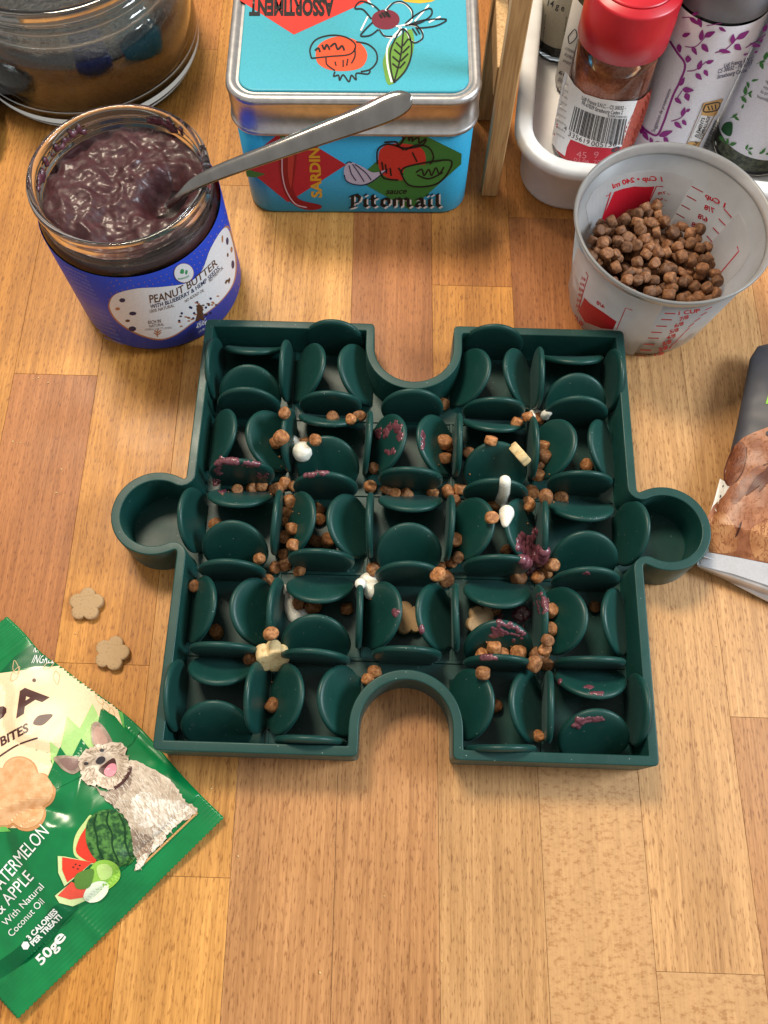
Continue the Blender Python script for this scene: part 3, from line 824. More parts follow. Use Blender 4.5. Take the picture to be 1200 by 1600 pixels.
rnd = random.Random(3)
for x, y, rx, ry, m_ in [(573, 988, 14, 10, NAVY), (622, 1050, 17, 9, NAVY), (620, 1122, 18, 12, NAVY), (551, 1028, 11, 7, COPPER), (598, 1084, 11, 6, BROWN), (1066, 710, 6, 18, NAVY), (1092, 820, 7, 20, NAVY), (1043, 700, 4, 18, COPPER), (1086, 750, 5, 14, COPPER), (1068, 775, 4, 10, BROWN)]:
    poly('printed_berry', circ(x, y, rx, ry, 12), js, m_, lbl, 3, zj, False, 5)
bits = []
for i in range(46):
    t = rnd.random(); x = 835 + 185 * t + rnd.gauss(0, 8); y = 1100 - 120 * t + rnd.gauss(0, 22)
    if y < 962 or y > 1112: continue
    bits.append((x, y))
for k, m_ in enumerate((COPPER, BROWN, NAVY)):
    poly('printed_seed', [circ(x, y, 7 if k < 2 else 6, 4 if k < 2 else 6, 8, i) for i, (x, y) in enumerate(bits[k::3])], js, m_, lbl, 3, zj, False, 0)
poly('printed_dog', [(918, 1080), (925, 1050), (922, 1025), (930, 1008), (945, 1012), (952, 1030), (950, 1050), (958, 1070), (955, 1082), (940, 1075), (932, 1085)], js, BROWN, lbl, 4, zj, True, 4)
poly('printed_dog', [(1055, 905), (1060, 893), (1072, 888), (1078, 880), (1080, 893), (1074, 910), (1068, 897), (1060, 912)], js, BROWN, lbl, 4, zj, False, 4)
strokes('printed_sprig', [[(738, 1160), (738, 1135), (742, 1122)], [(738, 1150), (722, 1140)], [(738, 1150), (756, 1138)], [(738, 1140), (724, 1128)], [(740, 1140), (755, 1128)]], 5, js, COPPER, lbl, 3, zj)
# fine copper dots over the blue
dots = []
for i in range(34):
    for j in range(15):
        x, y = 300 + i * 26 + (13 if j % 2 else 0), 840 + j * 27 - i * 9
        dots.append((x, y))
def inside(pt, pl):
    r = False; j = len(pl) - 1
    for i in range(len(pl)):
        if (pl[i][1] > pt[1]) != (pl[j][1] > pt[1]) and pt[0] < (pl[j][0] - pl[i][0]) * (pt[1] - pl[i][1]) / (pl[j][1] - pl[i][1]) + pl[i][0]: r = not r
        j = i
    return r
cl2 = [((x - cx_) * 1.06 + cx_, (y - cy_) * 1.09 + cy_) for x, y in cloud]
dd = []
for q in dots:
    if inside(q, cl2) or math.hypot(q[0] - 862, q[1] - 860) < 58: continue
    if q[0] < 500 and q[1] < 1120: continue
    h = js.hit(*zj(*q))
    if 0.009 < h.z < 0.0735 and (h - Vector((JX, JY, h.z))).length < 0.0492: dd.append(circ(q[0], q[1], 3.0, 2.2, 6))
poly('label_dots', dd, js, COPPER, lbl, 1, zj, False, 0)
for k in range(16):
    x0, y0 = 300 + k * 11 + (6 if k > 5 else 0), 830 + k * 22
    if 6 <= k <= 7: continue
    text(random.choice(['ingredients peanuts', 'blueberry hemp seed', 'store in a cool dry', 'best before see lid', 'complementary feed']), (x0, y0), (x0 + 105, y0 + 52 - k), (3, -9), js, PALEBLUE, lbl, 1, zj, up2=(1, -10))

# ------------------------------------------------------------------ spoon resting in the jar
spoon = thing('spoon', 'stainless steel spoon with a broad handle resting in the peanut butter jar', 'spoon', at(300, 300, 0.09))
SP = [(262, 322, 0.0835, 5), (282, 305, 0.0930, 6), (305, 287, 0.1000, 9), (345, 268, 0.1040, 11), (420, 240, 0.110, 13), (500, 210, 0.116, 15.5), (570, 184, 0.121, 18), (605, 169, 0.1235, 19.5), (622, 161.5, 0.1247, 18), (633, 156.5, 0.1254, 14.5), (640, 153, 0.1258, 9), (643.5, 151.5, 0.126, 2)]
sp = catmull(SP, False, 5)
V, F = [], []; K = 12
for i, (px, py, z, hw) in enumerate(sp):
    c = at(px, py, z); a = sp[max(i - 1, 0)]; b = sp[min(i + 1, len(sp) - 1)]
    t = (at(b[0], b[1], b[2]) - at(a[0], a[1], a[2])).normalized()
    up = Vector((0.18, -0.50, 1)); w = t.cross(up).normalized(); n_ = w.cross(t).normalized()
    W_ = hw / CAM_F * (CAM_LOC - c).length * 0.97
    for k in range(K):
        an = 2 * PI * k / K
        V.append(c + w * W_ * math.cos(an) + n_ * (0.0019 * math.sin(an) * (1 if math.sin(an) > 0 else 0.5)))
m = len(sp)
for i in range(m - 1):
    for k in range(K):
        q = (k + 1) % K; F.append((i * K + k, i * K + q, (i + 1) * K + q, (i + 1) * K + k))
F.append(tuple(range(K))); F.append(tuple((m - 1) * K + k for k in reversed(range(K))))
mesh('handle', V, F, M_STEEL, spoon)
bc = at(258, 324, 0.0765); dr = (at(282, 305, 0.093) - bc); ang = math.atan2(dr.y, dr.x)
V, F = [], []
for s_ in (0, 1):
    for j in range(9):
        for i in range(24):
            a = 2 * PI * i / 24; r = j / 8
            x, y = 0.017 * r * math.cos(a), 0.0115 * r * math.sin(a)
            z = 0.0045 * (r * r - 1) + (0.0009 if s_ else 0)
            v = Vector((x, y, z)); v.rotate(Euler((0, -0.35, ang))); V.append(bc + v)
for s_ in (0, 1):
    for j in range(8):
        for i in range(24):
            k = (i + 1) % 24; o_ = s_ * 216 + j * 24; F.append((o_ + i, o_ + k, o_ + 24 + k, o_ + 24 + i))
for i in range(24): F.append((192 + i, 192 + (i + 1) % 24, 408 + (i + 1) % 24, 408 + i))
mesh('bowl', V, F, M_STEEL, spoon)

# ------------------------------------------------------------------ printed tin
TA = 0.0253; TC = Vector((-0.0387, 0.2700, 0)); TR = Matrix.Rotation(TA, 4, 'Z')
tin = thing('tin', 'turquoise printed metal tin with a silver-edged lid and red and green diamonds', 'tin', TC)
def rrect(hx, hy, r, n=8):
    o = []
    for cx, cy, a0 in ((hx - r, hy - r, 0), (-hx + r, hy - r, 90), (-hx + r, -hy + r, 180), (hx - r, -hy + r, 270)):
        for i in range(n + 1):
            a = math.radians(a0 + 90 * i / n); o.append((cx + r * math.cos(a), cy + r * math.sin(a)))
    return o
def loft_rr(name, prof, hx, hy, r, mat, parent, M, cap0=True, cap1=True):
    V, F = [], []; n = 0
    for d, z in prof:
        pts = rrect(hx + d, hy + d, max(r + d, 0.0015)); n = len(pts)
        for q in pts: V.append(M @ Vector((q[0], q[1], z)))
    for j in range(len(prof) - 1):
        for i in range(n):
            k = (i + 1) % n; F.append((j * n + i, j * n + k, (j + 1) * n + k, (j + 1) * n + i))
    if cap0: F.append(tuple(reversed(range(n))))
    if cap1: F.append(tuple((len(prof) - 1) * n + i for i in range(n)))
    o = mesh(name, V, F, mat, parent)
    bm = bmesh.new(); bm.from_mesh(o.data)
    for f in bm.faces:
        if len(f.verts) > 6: f.smooth = False
    bm.to_mesh(o.data); bm.free()
    return o
TM = Matrix.Translation(TC) @ TR
TURQ = ink(srgb(52, 160, 200), 0.30); TURQ2 = ink(srgb(72, 166, 184), 0.32)
body = loft_rr('body', [(-0.002, 0.0004), (-0.0004, 0.0008), (0, 0.0022), (0, 0.069)], 0.0693, 0.050, 0.016, TURQ, tin, TM)
lid = loft_rr('lid', [(0.0006, 0.0662), (0.0018, 0.0660), (0.0022, 0.0672), (0.0016, 0.0684), (0.0010, 0.0688), (0.0010, 0.0860), (0.0016, 0.0872), (0.0012, 0.0894), (-0.0004, 0.0906), (-0.0022, 0.0906), (-0.0036, 0.0898), (-0.0044, 0.0892)], 0.0695, 0.0502, 0.016, M_TINMETAL, tin, TM, False, True)
loft_rr('lid_panel', [(-0.0058, 0.0893), (-0.0060, 0.0900), (-0.0068, 0.0903)], 0.0695, 0.0502, 0.016, TURQ2, lid, TM, False, True)
fn = TR @ Vector((0, -1, 0)); fs_ = PlaneS(TM @ Vector((0, -0.0500, 0)), fn); ls_ = PlaneS((0, 0, 0.0903), (0, 0, 1))
zt = Z(340, 0, 2.727)
RED = ink(srgb(222, 58, 48)); RED2 = ink(srgb(190, 40, 58)); GRN = ink(srgb(62, 128, 62)); ORG = ink(srgb(232, 84, 48)); YEL = ink(srgb(222, 172, 52)); MAR = ink(srgb(112, 38, 52)); LEAF2 = ink(srgb(104, 150, 62)); GARL = ink(srgb(196, 196, 222)); DGRN = ink(srgb(44, 96, 50)); PEP = ink(srgb(150, 30, 40)); PEP2 = ink(srgb(196, 62, 58))
# lid print
poly('printed_diamond', [(90, -2), (325, 147), (655, -2), (590, -60), (330, -150), (120, -70)], ls_, RED, lid, 1, zt, False, 0)
text('ASSORTIMENT', (496, -4), (136, 2), (0, 70), ls_, BLACK, lid, 2, zt, 0.05, step=0, up2=(-2, 62))
poly('printed_tomato', [(418, 232), (432, 190), (480, 162), (530, 156), (590, 172), (630, 210), (636, 250), (610, 288), (550, 302), (480, 298), (430, 272)], ls_, ORG, lid, 1, zt, True, 0)
strokes('tomato_outline', [[(400, 248), (394, 208), (420, 168), (480, 150), (540, 156), (580, 180), (586, 205), (560, 232), (480, 240), (400, 248)], [(590, 178), (640, 188), (675, 220), (678, 262), (650, 295), (610, 305)], [(462, 246), (466, 275), (500, 300)], [(585, 205), (585, 240), (570, 270)], [(500, 262), (505, 280)], [(535, 255), (535, 285)], [(555, 250), (550, 280)],
                             [(500, 305), (495, 325), (515, 320), (520, 342), (535, 318), (560, 348), (570, 320), (590, 340), (592, 312), (640, 315), (650, 300)]], 6.5, ls_, BLACK, lid, 2, zt)
strokes('tomato_outline', [[(415, 215), (430, 205), (436, 222)], [(445, 190), (455, 210), (465, 190), (478, 212)], [(480, 200), (500, 185), (512, 210), (530, 195), (540, 215)]], 9, ls_, BLACK, lid, 2, zt)
poly('printed_olive', circ(716, 83, 60, 43, 24), ls_, MAR, lid, 1, zt, False, 0)
strokes('olive_outline', [[(715, 45), (745, 15), (790, 12), (825, 45), (828, 85), (800, 105), (760, 112)], [(690, 130), (715, 155), (750, 158), (780, 140), (772, 112)], [(800, 120), (830, 178), (868, 170), (872, 135), (845, 110), (800, 108)]], 7, ls_, WHITE, lid, 2, zt)
strokes('olive_outline', [[(720, 42), (750, 12), (790, 9), (828, 42), (830, 80)], [(688, 125), (710, 152), (745, 155)], [(815, 165), (840, 182), (872, 165), (872, 138), (850, 110), (815, 105)], [(830, 120), (850, 150)], [(845, 115), (862, 145)], [(800, 100), (850, 60), (905, 35), (910, 65), (860, 98), (800, 108)], [(815, 105), (880, 85), (975, 82), (930, 110), (850, 120)], [(655, 80), (620, 40), (585, 35), (610, 5), (660, 20), (690, 45)], [(660, 95), (630, 125), (610, 152), (650, 150), (685, 125)]], 6.5, ls_, BLACK, lid, 3, zt)
strokes('leaf_outline', [[(640, 0), (665, 30)], [(610, 130), (640, 70)], [(840, 90), (880, 45), (900, 20)], [(900, 95), (950, 70)]], 7, ls_, WHITE, lid, 2, zt)
strokes('olive_shade', [[(690, 60), (700, 75)], [(700, 52), (715, 72)], [(712, 48), (728, 70)], [(722, 50), (735, 72)]], 9, ls_, BLACK, lid, 3, zt)
poly('printed_leaf', [(730, 362), (708, 300), (706, 250), (735, 195), (780, 150), (825, 125), (838, 180), (825, 250), (790, 320)], ls_, LEAF2, lid, 1, zt, True, 0)
strokes('leaf_outline', [[(742, 350), (725, 280), (722, 210), (745, 160), (785, 118)]], 8, ls_, WHITE, lid, 2, zt)
strokes('leaf_outline', [[(752, 352), (738, 290), (736, 220), (760, 160), (790, 122), (822, 165), (825, 235), (800, 300), (752, 352)], [(752, 350), (780, 240), (792, 125)], [(770, 290), (745, 270)], [(775, 265), (745, 240)], [(782, 235), (752, 210)], [(785, 205), (760, 180)], [(775, 290), (800, 262)], [(780, 260), (812, 228)], [(788, 225), (818, 195)], [(790, 195), (812, 165)]], 6.5, ls_, BLACK, lid, 3, zt)
poly('printed_lemon', [(780, -4), (800, 8), (860, 14), (910, 8), (935, -4), (900, -60), (820, -60)], ls_, YEL, lid, 1, zt, False, 0)
# front print
poly('printed_diamond', [(290, 545), (548, 702), (300, 862), (100, 700)], fs_, RED2, body, 1, zt, False, 0)
poly('printed_diamond', [(832, 552), (1040, 655), (1038, 700), (820, 895), (590, 765)], fs_, GRN, body, 1, zt, False, 0)
poly('printed_diamond', [(118, 720), (205, 742), (160, 757), (125, 752)], fs_, GRN, body, 2, zt, False, 0)
poly('printed_chilli', [(262, 600), (300, 580), (335, 620), (332, 720), (322, 800), (350, 850), (438, 874), (430, 892), (370, 892), (310, 860), (275, 790), (262, 700)], fs_, PEP, body, 2, zt, True, 0)
poly('printed_chilli', [(305, 600), (326, 640), (322, 720), (312, 800), (300, 740), (300, 660)], fs_, PEP2, body, 3, zt, True, 0)
strokes('chilli_stem', [[(290, 592), (272, 580), (276, 562), (288, 556)]], 13, fs_, GRN, body, 3, zt)
strokes('chilli_gleam', [[(275, 670), (276, 740), (292, 810), (330, 868), (380, 884)]], 5, fs_, ink(srgb(225, 190, 200)), body, 3, zt)
text('SARDINES', (444, 842), (428, 570), (-44, 0), fs_, YEL, body, 2, zt, 0.035, step=0)
poly('printed_garlic', [(538, 735), (548, 700), (575, 692), (620, 712), (665, 735), (725, 722), (690, 748), (640, 780), (590, 786), (552, 770)], fs_, GARL, body, 3, zt, True, 0)
strokes('garlic_outline', [[(548, 698), (560, 690), (572, 694)], [(540, 745), (550, 772), (590, 787), (645, 782), (725, 722)], [(560, 705), (570, 740), (590, 770)], [(575, 700), (600, 735), (625, 775)], [(585, 700), (630, 735), (655, 768)]], 4.5, fs_, NAVY, body, 4, zt)
poly('printed_tomato', [(685, 690), (692, 640), (730, 615), (790, 612), (850, 622), (882, 650), (885, 700), (860, 745), (790, 768), (720, 755), (692, 725)], fs_, ink(srgb(206, 60, 52)), body, 2, zt, True, 0)
poly('tomato_slice', [(790, 768), (805, 712), (900, 700), (985, 684), (988, 720), (960, 768), (890, 795), (820, 792)], fs_, ink(srgb(72, 138, 66)), body, 3, zt, True, 0)
strokes('tomato_outline', [[(680, 700), (682, 640), (720, 615), (770, 625), (795, 640)], [(800, 640), (850, 618), (900, 630), (920, 670), (905, 700)], [(692, 730), (710, 760), (770, 768)], [(780, 735), (815, 708), (985, 682), (985, 730), (940, 780), (870, 796), (810, 785), (780, 735)], [(845, 735), (870, 722), (880, 748), (900, 722), (912, 748), (930, 715), (945, 740), (965, 712)], [(850, 745), (900, 762), (960, 735)], [(700, 690), (705, 725)], [(715, 700), (720, 740)], [(735, 715), (740, 750)], [(830, 650), (850, 690)], [(770, 715), (790, 745)]], 7, fs_, BLACK, body, 4, zt)
strokes('tomato_stalk', [[(710, 607), (760, 605), (770, 620), (790, 598), (785, 570)], [(790, 600), (810, 572), (815, 600), (826, 570), (830, 605)], [(830, 600), (855, 585), (860, 610), (888, 592), (870, 620), (800, 632), (760, 620)]], 8, fs_, BLACK, body, 4, zt)
text('sauce', (717, 827), (806, 825), (2, -24), fs_, BLACK, body, 2, zt, 0.02, shear=0.2, step=0)
PEN = [[(575, 832), (575, 880)], [(560, 838), (590, 829), (606, 842), (600, 860), (578, 866)], [(562, 884), (588, 880)],
       [(628, 846), (628, 874), (638, 881)], [(660, 830), (660, 872), (674, 880)], [(648, 847), (678, 845)],
       [(702, 848), (700, 872), (716, 881), (730, 870), (730, 852), (716, 845), (702, 848)],
       [(754, 846), (754, 880)], [(754, 852), (768, 845), (782, 852), (782, 880)], [(782, 852), (797, 845), (812, 852), (812, 874), (822, 881)],
       [(844, 850), (860, 845), (872, 852), (872, 874), (882, 881)], [(872, 860), (850, 864), (846, 876), (858, 881), (872, 872)],
       [(902, 846), (902, 874), (911, 881)], [(936, 826), (936, 872), (947, 881)], [(626, 829), (632, 832)], [(892, 830), (896, 833)], [(909, 828), (913, 831)]]
def pen(lines, dx, dy, mat, layer):
    qs = []; n = (7.0, -4.6)
    for ln in lines:
        for a, b in zip(ln, ln[1:]):
            pts = [(a[0] + n[0], a[1] + n[1]), (a[0] - n[0], a[1] - n[1]), (b[0] - n[0], b[1] - n[1]), (b[0] + n[0], b[1] + n[1])]
            qs.append([(x + dx, y + dy) for x, y in pts])
    out = []
    for q in qs:
        ar = sum(q[i][0] * q[(i + 1) % 4][1] - q[(i + 1) % 4][0] * q[i][1] for i in range(4))
        if abs(ar) > 4: out.append(q)
    poly('lettering', out, fs_, mat, body, layer, zt, False, 0)
pen(PEN, 7, 5, WHITE, 3); pen(PEN, 0, 0, BLACK, 4)

# ------------------------------------------------------------------ big glass jar behind
GX, GY = -0.2300, 0.3560
gj = thing('storage_jar', 'large thick clear glass jar with ridged neck behind the peanut butter jar', 'jar', (GX, GY, 0))
lathe('glass_body', [(0, 0.0006), (0.066, 0.0006), (0.0735, 0.0030), (0.0765, 0.0090), (0.0770, 0.018), (0.0768, 0.046), (0.0750, 0.0530), (0.0715, 0.0575), (0.0695, 0.0600), (0.0712, 0.0612), (0.0722, 0.0632), (0.0712, 0.0652), (0.0690, 0.0668), (0.0690, 0.0684), (0.0712, 0.0698), (0.0722, 0.0716), (0.0710, 0.0736), (0.0692, 0.0750), (0.0714, 0.0766), (0.0734, 0.0790), (0.0734, 0.0810), (0.0722, 0.0830), (0.0700, 0.0842), (0.0670, 0.0838), (0.0655, 0.0815), (0.0650, 0.060), (0.0690, 0.0535), (0.0722, 0.046), (0.0726, 0.018), (0.070, 0.010), (0, 0.0085)], GX, GY, glass_mat('thick_glass', (0.88, 0.92, 0.91), 0.01, 1.55), gj, 128)
M_COFF = speckled('dark_grounds', (0.006, 0.008, 0.009), (0.030, 0.034, 0.036), 240, 0.5, bmp=0.8, bd=0.003)
def lump(v):
    if v[2] > 0.05: return (v[0], v[1], v[2] + 0.004 * noise.noise(Vector(v) * 60))
    return v
lathe('contents', [(0, 0.0090), (0.069, 0.0105), (0.0720, 0.0185), (0.0716, 0.0455), (0.0684, 0.0530), (0.060, 0.0545), (0.045, 0.056), (0.03, 0.057), (0.015, 0.057), (0.001, 0.057)], GX, GY, M_COFF, gj, 96, fn=lump)
# edge of a metal pan at the far left
q0, q1, q2 = at(-6, 120, 0.012), at(8, 232, 0.012), at(-70, 420, 0.012)
pan = thing('baking_pan', 'narrow strip of a grey metal pan edge at the left border', 'pan', at(-60, 230, 0))
V = []
for z, d in ((0.0006, 0.004), (0.012, 0), (0.0135, -0.001), (0.0135, 0.004), (0.011, 0.005), (0.0025, 0.007)):
    for (px, py) in ((-60, -20), (-4, 150), (5, 190), (7, 215), (2, 240), (-80, 330), (-300, 380), (-300, -20)):
        p = at(px, py, 0.0); c = at(-150, 180, 0.0); e = (c - p).normalized(); V.append((p.x + e.x * d, p.y + e.y * d, z))
F = [(j * 8 + i, j * 8 + (i + 1) % 8, j * 8 + 8 + (i + 1) % 8, j * 8 + 8 + i) for j in range(5) for i in range(8)] + [tuple(40 + i for i in range(8))]
mesh('rim', V, F, M_STEEL, pan, smooth=False)

# ------------------------------------------------------------------ bamboo stand
def bamboo_mat():
    m, nt, b = nodes('bamboo')
    v = mapping(nt, (1, 1, 0.05), 'Object', True); f = noise_tex(nt, v, 700, 4, 0.6)
    g = noise_tex(nt, mapping(nt, (1, 1, 0.2), 'Object', True), 90, 3)
    c = ramp(nt, f, [(0.3, (0.36, 0.20, 0.08)), (0.6, (0.60, 0.38, 0.17))])
    c = mixc(nt, 0.5, c, ramp(nt, g, [(0.35, (0.75, 0.7, 0.65)), (0.65, (1.08, 1.08, 1.08))]), 'MULTIPLY')
    nt.links.new(c, b.inputs['Base Color']); b.inputs['Roughness'].default_value = 0.5
    return m
M_BAM = bamboo_mat()
def box(name, p0, p1, mat, parent, bev=0.0008):
    (x0, y0, z0), (x1, y1, z1) = p0, p1
    v = [(x0, y0, z0), (x1, y0, z0), (x1, y1, z0), (x0, y1, z0), (x0, y0, z1), (x1, y0, z1), (x1, y1, z1), (x0, y1, z1)]
    o = mesh(name, v, [(0, 3, 2, 1), (4, 5, 6, 7), (0, 1, 5, 4), (1, 2, 6, 5), (2, 3, 7, 6), (3, 0, 4, 7)], mat, parent, smooth=False)
    return bevel(o, bev, 2)
stand = thing('bamboo_stand', 'bamboo rack post standing between the tin and the spice jars', 'rack', (0.0478, 0.2359, 0))
box('post', (0.0424, 0.2360, 0.0004), (0.0530, 0.2460, 0.20), M_BAM, stand)
box('post', (0.0400, 0.3000, 0.0004), (0.0500, 0.3100, 0.20), M_BAM, stand)
box('crossbar', (0.0415, 0.2462, 0.070), (0.0485, 0.2998, 0.090), M_BAM, stand)
box('crossbar', (0.0415, 0.2462, 0.165), (0.0485, 0.2998, 0.185), M_BAM, stand)

# ------------------------------------------------------------------ white bin with spice jars
M_WPL = speckled('white_plastic', (0.70, 0.70, 0.69), (0.79, 0.79, 0.78), 50, 0.38)
BA = -0.10; BC = Vector((0.1655, 0.3100, 0)); BM = Matrix.Translation(BC) @ Matrix.Rotation(BA, 4, 'Z')
binn = thing('storage_bin', 'white plastic bin with a wide rounded lip holding the spice jars', 'bin', BC)
loft_rr('bin_wall', [(-0.003, 0.0005), (-0.0005, 0.0010), (0.0, 0.003), (0.0020, 0.0340), (0.0085, 0.0350), (0.0088, 0.0380), (0.0078, 0.0412), (0.0060, 0.0420), (0.0015, 0.0420), (-0.0008, 0.0412), (-0.0020, 0.0390), (-0.0040, 0.0050), (-0.006, 0.0032)], 0.0920, 0.0900, 0.030, M_WPL, binn, BM)
def spice_jar(name, label, x, y, r, h, glass, content, fill, cap, caph, capr, shoulder=0.006, body_mat=None):
    t = thing(name, label, 'spice jar', (x, y, 0.0034), 'spice jars in the white bin')
    b0 = 0.0036
    lathe('body', [(0, b0), (r * 0.86, b0), (r * 0.97, b0 + 0.0016), (r, b0 + 0.004), (r, h - shoulder * 2), (r * 0.985, h - shoulder), (r * 0.90, h - 0.001), (r * 0.86, h), (r * 0.86, h + 0.004), (r * 0.80, h + 0.004), (r * 0.80, h), (r * 0.91, h - shoulder * 1.2), (r * 0.925, h - shoulder * 2), (r * 0.925, b0 + 0.006), (r * 0.88, b0 + 0.003), (0, b0 + 0.003)], x, y, glass, t, 96)
    lathe('contents', [(0, b0 + 0.0034), (r * 0.89, b0 + 0.0036), (r * 0.955, b0 + 0.0066), (r * 0.955, min(fill, h - shoulder * 2.1)), (r * 0.7, fill), (0, fill + 0.002)], x, y, content, t, 96)
    z = h - 0.002
    cp = lathe('cap', [(capr * 0.97, z), (capr, z + 0.0006), (capr, z + caph * 0.55), (capr * 0.985, z + caph * 0.58), (capr * 0.985, z + caph * 0.95), (capr * 0.95, z + caph), (0, z + caph)], x, y, cap, t, 96)
    return t, cp
M_PAP = speckled('paprika_powder', (0.36, 0.085, 0.035), (0.58, 0.190, 0.085), 600, 0.9, bmp=0.3)
M_HERB = speckled('dried_herbs', (0.030, 0.040, 0.018), (0.17, 0.18, 0.10), 330, 0.9, 0.40, 0.60, bmp=0.8, bd=0.001, aniso=(1, 1, 1))
M_REDP = speckled('red_plastic', (0.42, 0.005, 0.014), (0.50, 0.008, 0.020), 60, 0.36)
M_GREYP = speckled('grey_plastic', (0.13, 0.135, 0.16), (0.19, 0.195, 0.22), 60, 0.4)
zs = Z(740, 0, 2.609)
PX, PY, PR = 0.1135, 0.2754, 0.0243
pap, pcap = spice_jar('spice_jar', 'glass spice jar of red paprika with a red flip cap and barcode label', PX, PY, PR, 0.0905, M_THIN, M_PAP, 0.082, M_REDP, 0.030, 0.0258)
ps = ConeS(PX, PY, 0, PR + 0.0001, 1, PR + 0.0001)
pls = lathe('label', [(PR + 0.0002, 0.010), (PR + 0.0003, 0.0102), (PR + 0.0003, 0.024), (PR + 0.0002, 0.0242)], PX, PY, ink(srgb(176, 24, 44)), pap, 128)
ps = ConeS(PX, PY, 0, PR + 0.0003, 1, PR + 0.0003)
LW = ink(srgb(232, 230, 230)); CRIM = ink(srgb(190, 26, 48))
poly('label_panel', [(372, 290), (386, 305), (410, 345), (450, 382), (520, 404), (600, 414), (668, 410), (650, 460), (622, 540), (604, 598), (560, 604), (470, 598), (395, 568), (360, 540), (345, 520), (330, 500), (350, 400)], ps, LW, pls, 1, zs, False, 4)
poly('label_panel', [(395, 568), (470, 598), (560, 604), (604, 598), (592, 640), (545, 668), (470, 670), (372, 636), (380, 600)], ps, CRIM, pls, 2, zs, False, 4)
poly('label_panel', [(330, 500), (345, 520), (360, 540), (395, 568), (380, 600), (372, 636), (340, 612), (318, 580), (322, 540)], ps, LW, pls, 2, zs, False, 4)
poly('label_panel', [(620, 520), (650, 460), (668, 410), (690, 400), (728, 362), (715, 420), (690, 500), (655, 585), (620, 612), (592, 640), (604, 598)], ps, speckled('printed_paprika', (0.30, 0.03, 0.02), (0.50, 0.10, 0.05), 700, 0.5), pls, 1, zs, False, 4)
text('Lidl France S.N.C. - CS 30032 -', (440, 405), (620, 447), (4, -15), ps, DARK, pls, 3, zs, 0.01, bend=-0.9)
text('FR-67039 Strasbourg Cedex 2', (440, 425), (607, 466), (4, -15), ps, DARK, pls, 3, zs, 0.01, bend=-0.9)
text('4298830800101', (546, 478), (624, 482), (2, -9), ps, DARK, pls, 3, zs)
rnd = random.Random(11)
def barcode(tl, tr, bl, br, n, surf, parent, layer, zm, bend=0.0):
    qs = []; u = 0.0
    while u < 1:
        w = rnd.choice((1, 1, 2, 2, 3)) * 0.0062; g = rnd.choice((1, 1, 2, 3)) * 0.0062
        u1 = min(u + w, 1)
        L = lambda a, b, t: (a[0] + (b[0] - a[0]) * t, a[1] + (b[1] - a[1]) * t + bend * 4 * t * (1 - t))
        qs.append([L(tl, tr, u), L(tl, tr, u1), L(bl, br, u1), L(bl, br, u)]); u += w + g
    poly('barcode', qs, surf, BLACK, parent, layer, zm, False, 0)
barcode((412, 432), (626, 484), (388, 528), (606, 590), 50, ps, pls, 3, zs, 16)
text('4', (366, 528), (378, 533), (3, -16), ps, DARK, pls, 3, zs); text('335619', (384, 552), (470, 590), (5, -18), ps, DARK, pls, 3, zs, bend=-0.15); text('005136', (478, 594), (582, 596), (3, -19), ps, DARK, pls, 3, zs, bend=-0.25)
text('45  9', (418, 640), (508, 642), (3, -26), ps, ink(srgb(214, 120, 130)), pls, 3, zs, bend=-0.2); text('02.06  2023', (408, 655), (545, 662), (2, -13), ps, ink(srgb(214, 120, 130)), pls, 3, zs, bend=-0.5)
text('e', (560, 624), (596, 612), (4, -28), ps, DARK, pls, 3, zs, 0.02)
for i in range(9): text(random.choice(['poudre', 'moulu', 'epices', 'conserver']), (352 - i * 2, 330 + i * 27), (386 - i * 2, 352 + i * 27), (2, -9), ps, LGREY, pls, 3, zs)
# flip line across the red cap
zc = 0.0905 - 0.002 + 0.030
lathe('flip_lid', [(0.0, zc + 0.0012), (0.019, zc + 0.0012), (0.0205, zc + 0.0008), (0.0208, zc + 0.00005), (0.0, zc + 0.00005)], PX, PY + 0.002, M_REDP, pcap, 64)

QX, QY, QR = 0.1655, 0.2900, 0.0272
M_WLAB = ink(srgb(226, 224, 232), 0.35)
pur, qcap = spice_jar('spice_jar', 'white spice jar patterned with purple leafy vines and a grey cap', QX, QY, QR, 0.1085, M_THIN, M_HERB, 0.08, M_GREYP, 0.034, 0.0275)
qs0 = lathe('label', [(QR + 0.0002, 0.006), (QR + 0.0003, 0.0062), (QR + 0.0003, 0.1050), (QR + 0.0002, 0.1052)], QX, QY, M_WLAB, pur, 128)
qs = ConeS(QX, QY, 0, QR + 0.0003, 1, QR + 0.0003)
PUR = ink(srgb(142, 40, 130))
def leaf(x, y, ang, l, w):
    a = math.radians(ang); c, s_ = math.cos(a), -math.sin(a)
    pts = [(0, 0), (0.3, 0.5), (0.62, 0.42), (1, 0), (0.62, -0.42), (0.3, -0.5)]
    return catmull([(x + (px * l) * c - (py * w) * s_, y + (px * l) * s_ + (py * w) * c) for px, py in pts], True, 3)
vine = [(800, 168), (830, 215), (862, 265), (842, 330), (815, 385), (795, 440), (770, 510), (745, 552), (700, 530), (680, 505)]
strokes('vine', [vine], 9, qs, PUR, qs0, 2, zs)
strokes('vine', [[(862, 190), (905, 190), (945, 150)], [(870, 290), (905, 285), (950, 250)], [(985, 215), (1030, 200), (1080, 150)], [(805, 495), (845, 480), (870, 450)], [(770, 545), (800, 540)], [(830, 400), (850, 370)], [(1110, 195), (1150, 170), (1190, 140)], [(950, 105), (1010, 95)], [(850, 72), (880, 70)]], 4, qs, PUR, qs0, 2, zs)
